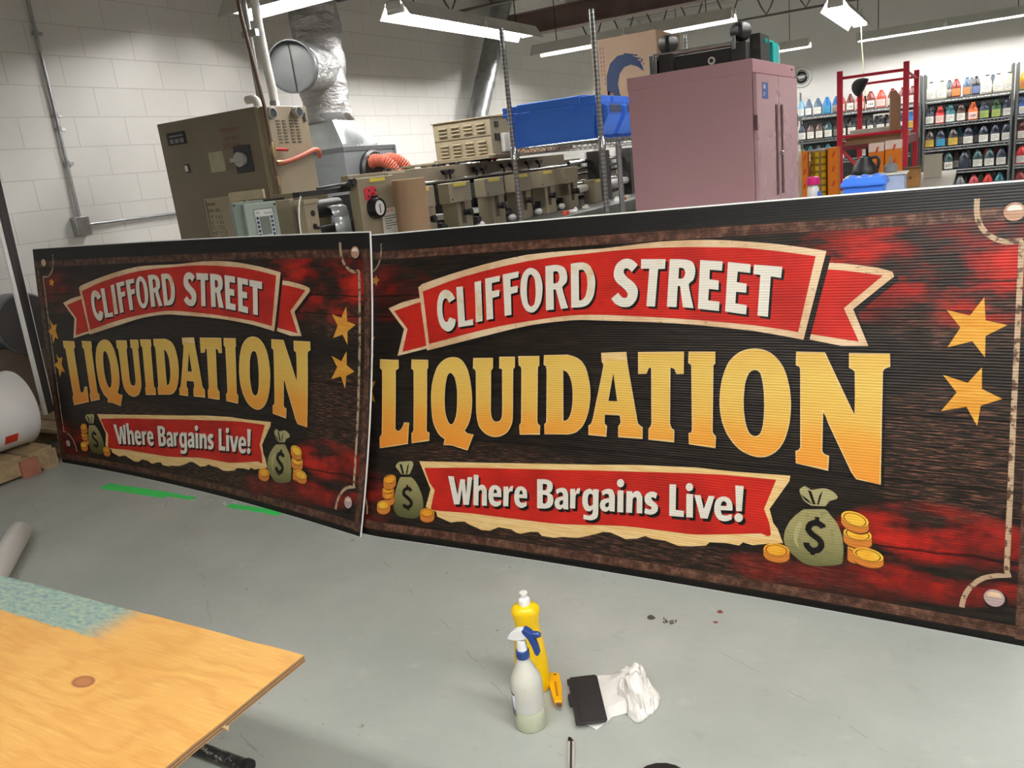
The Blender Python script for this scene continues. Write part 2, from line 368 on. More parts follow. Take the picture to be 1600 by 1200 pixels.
class Print:
    def __init__(s): s.p = []
    def poly(s, kind, layer, *loops):
        L = [[Vector((a, b, 0)) for a, b in l] for l in loops]
        fl = [q for l in L for q in l]
        s.p.append((INKS.index(kind), layer, [(q.x, q.y) for q in fl], [tuple(t) for t in tessellate_polygon(L)])); return s
    def strip(s, kind, layer, pts, w, closed=False):
        P = [Vector((a, b)) for a, b in pts]; n = len(P); lr = []
        for i in range(n):
            a = P[(i - 1) % n] if closed or i else P[i]; b = P[(i + 1) % n] if closed or i < n - 1 else P[i]
            t = (b - a)
            if t.length < 1e-9: t = Vector((1, 0))
            t.normalize(); q = Vector((-t.y, t.x)); d1 = (P[i] - a); k = 1.0
            if d1.length > 1e-9: k = min(1.6, 1 / max(0.35, abs(d1.normalized().dot(t))))
            lr += [P[i] + q * w / 2 * k, P[i] - q * w / 2 * k]
        fs = []
        for i in range(n if closed else n - 1):
            j = (i + 1) % n; fs.append((2 * i, 2 * i + 1, 2 * j + 1, 2 * j))
        s.p.append((INKS.index(kind), layer, [(q.x, q.y) for q in lr], fs)); return s
    def disc(s, kind, layer, c, r, n=20): return s.poly(kind, layer, [(c[0] + r * cos(2 * pi * i / n), c[1] + r * sin(2 * pi * i / n)) for i in range(n)])

ART = {}
ART['LIQ'] = [
  ['357,1416 557,1418 560,1352 546,1348 529,1333 558,870 568,859 581,850 598,853 614,861 626,874 634,889 642,906 647,920 689,924 692,761 411,705 403,788 425,816 387,1328 377,1341 361,1349'],
  ['691,1421 854,1421 855,1359 842,1351 867,875 875,861 894,855 898,799 732,768 726,843 739,853 745,869 716,1334 709,1346 694,1354'],
  ['1096,1445 1117,1444 1137,1440 1156,1433 1174,1423 1191,1407 1208,1387 1223,1364 1235,1340 1247,1307 1258,1268 1267,1227 1274,1189 1278,1156 1281,1123 1281,1090 1280,1059 1278,1032 1274,1005 1269,980 1262,957 1253,938 1242,919 1231,903 1222,890 1253,871 1306,869 1260,748 1245,751 1224,755 1201,760 1180,764 1162,767 1144,771 1126,774 1108,776 1084,776 1060,774 1041,773 1049,818 1036,825 1019,833 1001,844 986,856 970,875 955,897 940,921 929,946 920,978 913,1014 907,1051 903,1087 900,1120 898,1154 899,1188 901,1221 907,1257 916,1293 927,1327 940,1357 953,1377 971,1396 990,1412 1010,1425 1031,1434 1053,1440 1075,1444', '1074,1330 1094,1320 1111,1301 1120,1284 1128,1261 1135,1237 1140,1214 1144,1186 1146,1156 1147,1125 1148,1097 1149,1072 1148,1047 1147,1023 1144,1001 1138,979 1130,958 1121,942 1109,932 1095,929 1079,938 1066,953 1058,968 1050,986 1042,1006 1036,1026 1032,1048 1029,1072 1026,1097 1025,1121 1024,1147 1024,1174 1025,1200 1027,1225 1029,1247 1033,1270 1038,1291 1043,1307 1056,1323'],
  ['1282,1439 1457,1445 1458,1371 1441,1351 1452,1053 1454,1039 1458,1020 1463,1004 1473,989 1485,978 1497,974 1511,973 1525,976 1538,983 1548,994 1555,1009 1557,1025 1558,1044 1558,1058 1544,1365 1536,1370 1521,1371 1516,1452 1648,1455 1650,1382 1634,1367 1645,1049 1645,1033 1645,1013 1644,991 1640,971 1633,953 1624,935 1613,919 1602,905 1584,892 1565,881 1545,873 1526,868 1506,865 1486,865 1464,868 1440,874 1417,883 1401,893 1385,905 1371,919 1359,933 1350,950 1343,968 1338,987 1334,1004 1330,1024 1327,1045 1325,1061 1310,1342 1300,1360 1285,1366'],
  ['1680,1458 1856,1464 1856,1398 1842,1388 1853,996 1862,977 1877,969 1879,910 1714,897 1708,963 1724,979 1711,1371 1703,1390 1688,1396'],
  ['1896,1469 2087,1477 2104,1473 2126,1468 2150,1461 2171,1451 2189,1439 2205,1424 2219,1407 2230,1388 2242,1360 2252,1325 2261,1289 2267,1253 2270,1219 2270,1183 2268,1149 2264,1117 2258,1087 2249,1057 2238,1029 2227,1005 2216,988 2202,972 2187,958 2172,946 2149,936 2124,929 2105,925 1919,913 1917,981 1934,998 1922,1376 1913,1399 1898,1406', '2051,1373 2067,1369 2085,1362 2097,1348 2109,1331 2118,1312 2125,1292 2130,1269 2134,1244 2137,1220 2138,1193 2139,1163 2137,1135 2135,1110 2131,1086 2124,1063 2117,1044 2105,1028 2091,1017 2076,1013 2063,1013'],
  ['2348,1492 2533,1503 2542,1428 2620,1074 2623,1054 2630,1031 2647,1017 2662,1009 2666,937 2492,934 2492,1004 2506,1023 2510,1037 2499,1083 2386,1080 2383,1028 2385,1020 2388,1011 2395,1006 2401,1003 2401,932 2268,933 2268,994 2288,1009 2300,1046 2314,1120 2334,1221 2353,1321 2366,1392 2368,1409 2367,1424 2355,1437', '2442,1366 2480,1171 2406,1171'],
  ['2621,1502 2937,1512 2938,1373 2893,1373 2879,1405 2858,1412 2845,1410 2854,1046 2867,1017 2884,1005 2886,932 2711,934 2711,1002 2725,1020 2731,1038 2718,1406 2695,1406 2682,1368 2628,1363'],
  ['2972,1511 3144,1516 3144,1444 3131,1435 3139,1015 3145,1003 3161,987 3161,918 2989,927 2987,995 3005,998 3009,1023 2993,1422 2988,1438 2974,1443'],
  ['3398,1541 3421,1539 3445,1534 3468,1526 3489,1516 3509,1501 3528,1483 3545,1462 3560,1440 3573,1415 3584,1387 3593,1358 3600,1328 3607,1297 3611,1265 3614,1232 3615,1199 3614,1166 3612,1132 3608,1099 3602,1068 3595,1039 3586,1009 3574,982 3561,958 3546,939 3529,922 3509,908 3490,897 3470,890 3449,886 3428,885 3407,887 3384,892 3360,900 3336,910 3314,923 3293,940 3273,961 3255,983 3239,1006 3226,1029 3215,1054 3205,1079 3198,1105 3192,1132 3188,1160 3185,1187 3184,1215 3185,1247 3186,1279 3190,1312 3195,1344 3203,1373 3212,1403 3223,1431 3235,1455 3250,1474 3267,1492 3286,1507 3306,1520 3328,1529 3351,1536 3374,1540', '3397,1417 3416,1412 3431,1399 3437,1384 3443,1364 3448,1342 3452,1321 3455,1300 3458,1277 3459,1254 3460,1231 3462,1205 3462,1177 3462,1150 3461,1123 3459,1098 3456,1073 3451,1049 3445,1031 3429,1013 3409,1005 3388,1010 3371,1025 3363,1039 3355,1058 3349,1078 3343,1098 3339,1122 3335,1147 3332,1173 3331,1198 3330,1229 3331,1263 3333,1296 3336,1324 3340,1344 3346,1364 3353,1382 3360,1396 3377,1411'],
  ['3640,1526 3798,1527 3974,1168 3969,1424 3957,1437 3939,1446 3934,1525 4145,1529 4147,1461 4120,1449 4110,1433 4119,794 3993,813 3981,829 3967,849 3932,920 3883,1020 3834,1121 3798,1195 3800,955 3804,947 3810,938 3824,932 3837,929 3837,847 3656,870 3654,940 3669,945 3682,965 3667,1428 3661,1444 3643,1451'],
]
ART['CLIF'] = [
  ['1097,1894 1041,1865 1031,1881 1019,1896 1007,1900 995,1897 985,1883 979,1864 977,1845 977,1824 978,1803 980,1786 984,1768 989,1753 999,1733 1010,1719 1022,1717 1034,1721 1039,1738 1048,1752 1066,1749 1088,1741 1106,1735 1105,1714 1100,1691 1092,1676 1080,1663 1067,1652 1052,1646 1036,1644 1020,1646 1002,1654 985,1666 970,1681 958,1699 948,1720 940,1743 935,1761 931,1781 929,1801 927,1821 927,1841 928,1861 930,1881 934,1899 940,1917 949,1934 960,1948 981,1961 1004,1966 1021,1964 1038,1958 1052,1950 1068,1937 1080,1922 1090,1907'],
  ['1106,1982 1167,1985 1194,1723 1266,1736 1272,1692 1134,1676'],
  ['1275,2013 1333,2022 1356,1721 1296,1711'],
  ['1370,2035 1502,2053 1500,2011 1431,2000 1434,1941 1500,1949 1499,1903 1439,1890 1451,1736 1392,1729'],
  ['1526,2060 1664,2077 1661,2034 1593,2023 1597,1965 1659,1974 1658,1927 1601,1915 1610,1763 1552,1756'],
  ['1769,2098 1787,2093 1807,2083 1824,2071 1839,2053 1851,2031 1859,2008 1864,1989 1867,1968 1868,1947 1868,1926 1867,1905 1864,1884 1860,1863 1854,1844 1843,1823 1829,1803 1814,1789 1794,1778 1772,1777 1755,1782 1737,1792 1723,1806 1713,1821 1703,1839 1696,1859 1690,1879 1685,1901 1682,1926 1681,1950 1681,1973 1683,1993 1686,2014 1691,2034 1698,2050 1707,2066 1720,2080 1733,2090 1751,2097', '1771,2050 1786,2039 1799,2020 1804,2002 1807,1980 1809,1958 1811,1941 1812,1922 1812,1903 1811,1886 1809,1868 1806,1849 1801,1835 1788,1824 1773,1820 1760,1830 1749,1846 1745,1861 1742,1880 1739,1900 1738,1919 1737,1940 1737,1963 1738,1984 1739,2002 1743,2025 1750,2043 1759,2050'],
  ['1887,2104 1905,2106 1929,2108 1955,2110 1977,2110 2000,2106 2023,2098 2041,2087 2054,2070 2062,2050 2066,2031 2067,2013 2065,1996 2059,1981 2041,1967 2028,1952 2036,1921 2052,1878 2068,1836 2081,1805 2023,1799 1976,1938 1958,1936 1966,1796 1901,1792', '1953,2062 1968,2065 1984,2064 1995,2054 2002,2038 2004,2018 2001,1998 1992,1988 1981,1981 1968,1979 1957,1979'],
  ['2092,2112 2110,2114 2135,2117 2160,2118 2183,2118 2206,2112 2227,2103 2245,2088 2257,2071 2269,2050 2278,2027 2284,2003 2287,1977 2286,1948 2283,1920 2279,1895 2272,1877 2264,1860 2253,1845 2242,1832 2225,1821 2206,1814 2186,1810 2166,1808 2143,1807 2121,1808 2105,1807', '2156,2065 2172,2068 2190,2066 2205,2051 2217,2030 2221,2014 2224,1995 2226,1975 2227,1956 2225,1936 2222,1916 2217,1897 2212,1882 2200,1867 2185,1858 2174,1856 2165,1856'],
  ['2599,2082 2558,2037 2545,2048 2530,2060 2516,2063 2504,2061 2498,2050 2498,2035 2509,2019 2525,2002 2541,1990 2561,1976 2577,1963 2589,1949 2598,1934 2604,1917 2605,1897 2602,1874 2595,1854 2584,1837 2569,1821 2552,1810 2532,1805 2509,1805 2488,1807 2470,1813 2452,1822 2438,1831 2423,1848 2412,1864 2461,1902 2476,1885 2494,1869 2510,1865 2525,1868 2532,1879 2532,1894 2522,1910 2506,1926 2493,1937 2477,1949 2460,1961 2448,1973 2437,1987 2429,2002 2425,2019 2425,2040 2430,2063 2437,2083 2448,2098 2463,2110 2479,2119 2494,2125 2511,2127 2528,2126 2550,2120 2570,2109 2586,2095'],
  ['2622,2119 2794,2111 2792,2049 2744,2049 2730,1805 2669,1809 2682,2054 2623,2056'],
  ['2823,2110 2843,2109 2868,2108 2896,2106 2919,2103 2940,2100 2961,2094 2977,2085 2988,2069 2995,2050 2998,2029 2997,2008 2992,1987 2985,1969 2968,1958 2956,1945 2962,1913 2973,1869 2985,1825 2993,1792 2922,1799 2899,1935 2883,1935 2879,1800 2813,1803', '2888,2052 2903,2051 2918,2047 2927,2035 2932,2019 2929,2003 2923,1989 2914,1983 2903,1981 2894,1982 2886,1984'],
  ['3028,2095 3174,2080 3171,2023 3093,2032 3092,1972 3153,1962 3153,1904 3091,1912 3088,1840 3162,1830 3160,1773 3023,1788'],
  ['3208,2075 3350,2055 3348,2003 3271,2014 3267,1949 3329,1938 3328,1883 3265,1890 3263,1819 3334,1807 3332,1750 3200,1769'],
  ['3370,2053 3540,2033 3535,1967 3474,1978 3465,1736 3402,1744 3411,1989 3369,1995'],
]
ART['WHERE'] = [
  ['1097,538 1149,540 1193,403 1210,525 1251,528 1271,411 1274,546 1316,549 1300,340 1250,336 1228,454 1216,335 1167,330'],
  ['1328,569 1371,570 1374,484 1382,492 1394,499 1409,502 1425,499 1439,485 1449,470 1458,350 1413,347 1409,451 1404,458 1396,463 1387,456 1379,448 1383,344 1339,342'],
  ['1578,373 1562,362 1543,353 1525,351 1507,355 1491,365 1479,380 1470,401 1466,425 1466,443 1468,462 1473,478 1484,495 1501,506 1520,510 1541,507 1559,498 1572,482 1576,464 1578,443 1579,426 1509,422 1512,408 1519,395 1532,390 1547,390 1562,397 1574,405', '1509,448 1511,462 1515,475 1522,479 1530,478 1537,466 1542,454'],
  ['1593,505 1633,509 1637,484 1644,499 1654,514 1665,518 1675,518 1670,477 1661,478 1650,477 1644,468 1639,458 1640,366 1598,364'],
  ['1794,387 1779,377 1760,367 1742,366 1725,370 1710,379 1698,394 1690,415 1687,439 1687,456 1689,475 1693,490 1705,507 1720,518 1739,522 1759,519 1776,510 1789,495 1793,477 1795,456 1795,440 1728,436 1731,422 1737,408 1750,404 1764,404 1779,411 1790,419', '1728,461 1730,474 1734,487 1741,492 1749,491 1755,479 1760,467'],
  ['1871,586 1891,588 1918,591 1942,592 1967,588 1987,579 1997,564 2000,545 1997,526 1990,509 1980,502 1970,497 1983,493 1997,485 2006,468 2009,447 2005,425 1994,406 1982,396 1966,389 1950,384 1926,381 1900,380 1880,380', '1918,557 1933,558 1949,557 1954,548 1955,536 1952,524 1945,515 1932,512 1920,512', '1921,480 1938,481 1955,478 1961,464 1961,447 1957,432 1949,420 1936,417 1924,418'],
  ['2025,525 2044,536 2067,545 2088,546 2106,539 2117,522 2124,504 2128,398 2090,396 2088,409 2079,400 2067,391 2052,389 2037,394 2025,406 2018,423 2019,441 2026,459 2041,471 2058,479 2073,483 2085,485 2083,497 2079,509 2070,513 2059,512 2045,503 2033,494', '2086,458 2076,457 2065,453 2058,444 2056,434 2059,426 2066,421 2076,425 2085,431'],
  ['2139,544 2176,548 2179,523 2186,538 2195,553 2205,556 2215,557 2210,517 2201,518 2191,517 2185,508 2181,499 2181,411 2141,408'],
  ['2292,562 2304,555 2313,547 2315,553 2315,561 2356,563 2358,408 2357,389 2351,369 2339,358 2322,349 2305,343 2284,342 2262,344 2246,346 2247,379 2269,375 2292,374 2305,381 2314,392 2316,408 2316,423 2308,414 2297,405 2280,403 2263,406 2249,420 2239,440 2235,455 2234,473 2234,491 2236,508 2240,524 2247,538 2261,549 2278,558', '2293,526 2304,525 2313,518 2315,499 2315,473 2316,454 2306,445 2296,439 2287,442 2281,450 2277,466 2275,485 2276,501 2280,514 2285,522'],
  ['2379,552 2397,564 2420,574 2440,576 2459,571 2471,552 2478,533 2479,424 2441,423 2438,434 2430,425 2419,417 2402,416 2386,421 2375,433 2368,450 2369,468 2376,486 2391,497 2409,505 2424,509 2436,511 2435,523 2432,535 2423,539 2412,539 2398,531 2386,523', '2437,483 2426,480 2415,475 2409,468 2407,459 2410,451 2417,446 2426,450 2434,456'],
  ['2497,572 2540,575 2542,427 2498,424'],
  ['2544,626 2542,615 2537,605 2528,598 2518,595 2508,596 2499,601 2493,609 2490,620 2492,631 2497,641 2506,647 2516,651 2527,649 2536,644 2542,636'],
  ['2562,574 2602,577 2605,560 2614,571 2626,581 2642,583 2658,578 2669,562 2677,546 2678,437 2638,434 2637,528 2633,536 2627,542 2617,536 2608,528 2605,432 2562,429'],
  ['2780,582 2771,546 2759,551 2747,554 2741,550 2739,543 2747,534 2758,525 2773,516 2785,504 2788,484 2783,464 2769,449 2750,439 2731,435 2714,436 2702,439 2692,443 2699,476 2710,472 2723,469 2734,470 2742,474 2743,480 2740,487 2727,493 2712,500 2700,510 2693,523 2692,542 2698,563 2713,578 2731,588 2747,591 2762,590 2772,586'],
  ['2863,652 2908,656 2909,490 2965,489 2964,450 2866,445'],
  ['2979,603 3024,605 3025,454 2981,451'],
  ['3023,651 3021,640 3016,631 3008,625 2999,621 2989,622 2981,627 2976,635 2974,645 2975,656 2980,665 2988,672 2998,675 3007,674 3015,669 3021,661'],
  ['3032,601 3073,604 3096,518 3126,607 3164,610 3122,460 3076,456'],
  ['3276,475 3259,466 3239,458 3216,457 3196,462 3182,474 3172,490 3165,510 3163,531 3164,549 3168,568 3174,585 3191,602 3212,613 3234,615 3254,609 3269,594 3278,574 3280,552 3279,532 3204,525 3208,512 3214,498 3227,495 3243,496 3260,503 3275,510', '3204,553 3207,566 3213,580 3220,584 3228,585 3236,581 3241,574 3243,564 3243,555'],
  ['3294,693 3347,694 3338,535 3303,532'],
  ['3346,496 3344,485 3338,475 3330,468 3320,465 3309,466 3301,470 3295,479 3292,489 3294,500 3300,510 3308,517 3319,520 3329,519 3338,515 3343,506'],
]
ART['RIB'] = {
  'main': '737,1993 774,2017 885,2044 1031,2078 1178,2109 1352,2141 1544,2171 1737,2194 1937,2202 2141,2203 2325,2204 2468,2211 2610,2220 2743,2226 2857,2226 2971,2224 3080,2219 3179,2211 3279,2200 3371,2188 3449,2178 3527,2166 3600,2153 3669,2140 3737,2126 3788,2115 3677,1600 3599,1615 3494,1633 3390,1649 3240,1665 3067,1682 2893,1695 2701,1704 2503,1711 2340,1716 2261,1719 2181,1721 2101,1719 1993,1711 1871,1699 1751,1683 1627,1661 1501,1635 1375,1609 1192,1571 990,1528 837,1496',
  'maini': '782,1959 890,1988 1034,2027 1179,2060 1353,2092 1545,2123 1738,2148 1938,2164 2141,2174 2326,2181 2465,2186 2605,2189 2745,2188 2918,2182 3101,2172 3253,2162 3332,2154 3410,2143 3489,2131 3575,2116 3663,2100 3729,2088 3646,1645 3576,1657 3482,1671 3389,1684 3241,1698 3067,1713 2892,1726 2700,1738 2502,1748 2339,1755 2259,1757 2180,1756 2100,1753 1992,1744 1871,1730 1750,1715 1626,1698 1500,1679 1374,1657 1196,1621 1004,1579 857,1547',
  'tl': '432,1835 473,1848 528,1866 584,1882 655,1895 731,1907 789,1916 845,1515 542,1451 600,1667',
  'tli': '494,1813 790,1886 838,1535 591,1484 636,1667',
  'tr': '3757,2051 3793,2048 3842,2044 3891,2039 3950,2030 4014,2019 4067,2009 4095,2001 4122,1992 4142,1985 4151,1959 3945,1779 4033,1572 3890,1569 3686,1608',
  'tri': '3751,2014 3790,2010 3841,2005 3892,1999 3961,1988 4036,1975 4094,1965 3895,1785 3982,1595 3692,1638',
  'low': '814,629 1403,664 1880,697 2322,729 2632,756 3040,778 3279,777 3624,789 3620,757 3506,571 3530,487 3557,455 3590,372 3497,354 3408,331 3348,340 3325,316 3241,320 3137,309 3113,284 3001,262 2932,255 2841,276 2748,277 2701,288 2644,263 2559,248 2505,264 2451,277 2396,275 2341,252 2263,226 2207,209 2093,199 2014,184 1925,185 1895,209 1833,203 1753,179 1718,181 1671,201 1564,204 1494,170 1421,166 1309,195 1270,211 1208,204 1146,190 1081,206 1021,221 1005,257 905,284 939,422',
  'lowi': '866,581 1280,617 1648,641 1995,664 2323,689 2633,711 3040,740 3232,751 3542,755 3473,567 3508,480 3518,412 3501,399 3460,413 3340,392 3182,366 3049,346 2983,342 2916,341 2850,341 2753,339 2645,338 2536,333 2387,320 2224,302 2089,289 2025,285 1962,284 1898,282 1789,281 1662,280 1547,279 1466,279 1384,279 1303,278 1213,274 1123,270 1050,267 1014,266 979,267 952,267 978,420 928,469',
}
ART['BAG'] = {
  'body': '3750,607 3729,605 3710,599 3695,587 3678,571 3660,554 3645,536 3633,520 3622,502 3613,484 3606,466 3599,444 3596,420 3595,399 3597,383 3601,367 3608,352 3619,338 3634,323 3650,310 3665,299 3682,286 3699,275 3717,267 3740,262 3764,261 3787,263 3811,267 3838,273 3864,279 3886,285 3908,292 3927,303 3932,318 3933,336 3934,353 3935,373 3934,394 3933,412 3930,431 3927,452 3923,471 3917,489 3910,507 3903,524 3894,540 3882,557 3867,573 3854,586 3843,602 3829,612 3812,613 3791,611 3768,609',
  'tie': '3715,618 3848,633 3854,618 3710,597',
  'ruff': '3680,713 3694,727 3709,737 3720,732 3732,726 3740,720 3747,717 3767,723 3793,731 3816,736 3834,735 3851,730 3866,724 3884,711 3895,696 3894,687 3886,680 3870,673 3853,665 3839,647 3829,630 3750,624 3730,633 3709,646 3697,663 3688,681 3681,697',
  'f1': '3727,717 3748,709 3774,634 3759,632',
  'f2': '3812,722 3793,689 3782,635 3792,635',
  'f3': '3688,686 3729,659 3755,631 3714,652',
  'f4': '3857,676 3838,652 3826,633 3843,663',
  'hl': '3681,520 3694,520 3702,512 3698,497 3690,476 3683,456 3678,437 3675,418 3674,401 3677,382 3683,363 3685,354 3673,365 3659,387 3654,404 3653,423 3652,440 3655,463 3662,485 3671,505',
  'b2': '703,499 685,500 665,500 648,495 636,478 627,455 620,432 614,409 608,383 603,356 600,331 599,308 599,284 601,262 606,243 615,223 628,205 646,192 666,186 691,183 717,181 742,180 762,180 783,181 803,183 821,189 837,198 853,210 866,223 876,238 883,258 885,281 883,303 879,323 873,345 865,367 855,387 842,409 826,431 810,452 794,469 778,483 760,495 744,503 724,503',
  'tie2': '640,513 742,521 751,502 639,493',
  'ruff2': '589,573 598,592 617,608 637,614 662,616 685,619 705,623 724,626 740,626 755,618 762,603 760,587 753,569 746,552 737,533 729,518 654,512 643,522 628,535 616,547 599,559',
  'f5': '625,598 653,589 680,519 660,518',
  'f6': '720,610 705,582 697,521 710,522',
}
ART['STK'] = [
  ['3820,500 3815,510 3802,518 3790,524 3777,525 3761,520 3747,511 3739,496 3736,480 3743,467 3753,456 3768,446 3784,436 3797,427 3807,416 3811,403 3811,390 3804,375 3793,363 3777,356 3761,354 3748,360 3738,370 3728,384 3727,398', 28],
  ['3785,561 3784,524', 20],
  ['3766,356 3762,328', 20],
  ['758,391 749,405 729,411 709,406 693,394 688,378 693,361 705,352 721,343 736,335 757,320 772,305 771,289 761,275 746,266 729,264 708,271 698,285', 22],
  ['718,438 721,407', 14],
  ['743,273 749,239', 14],
]
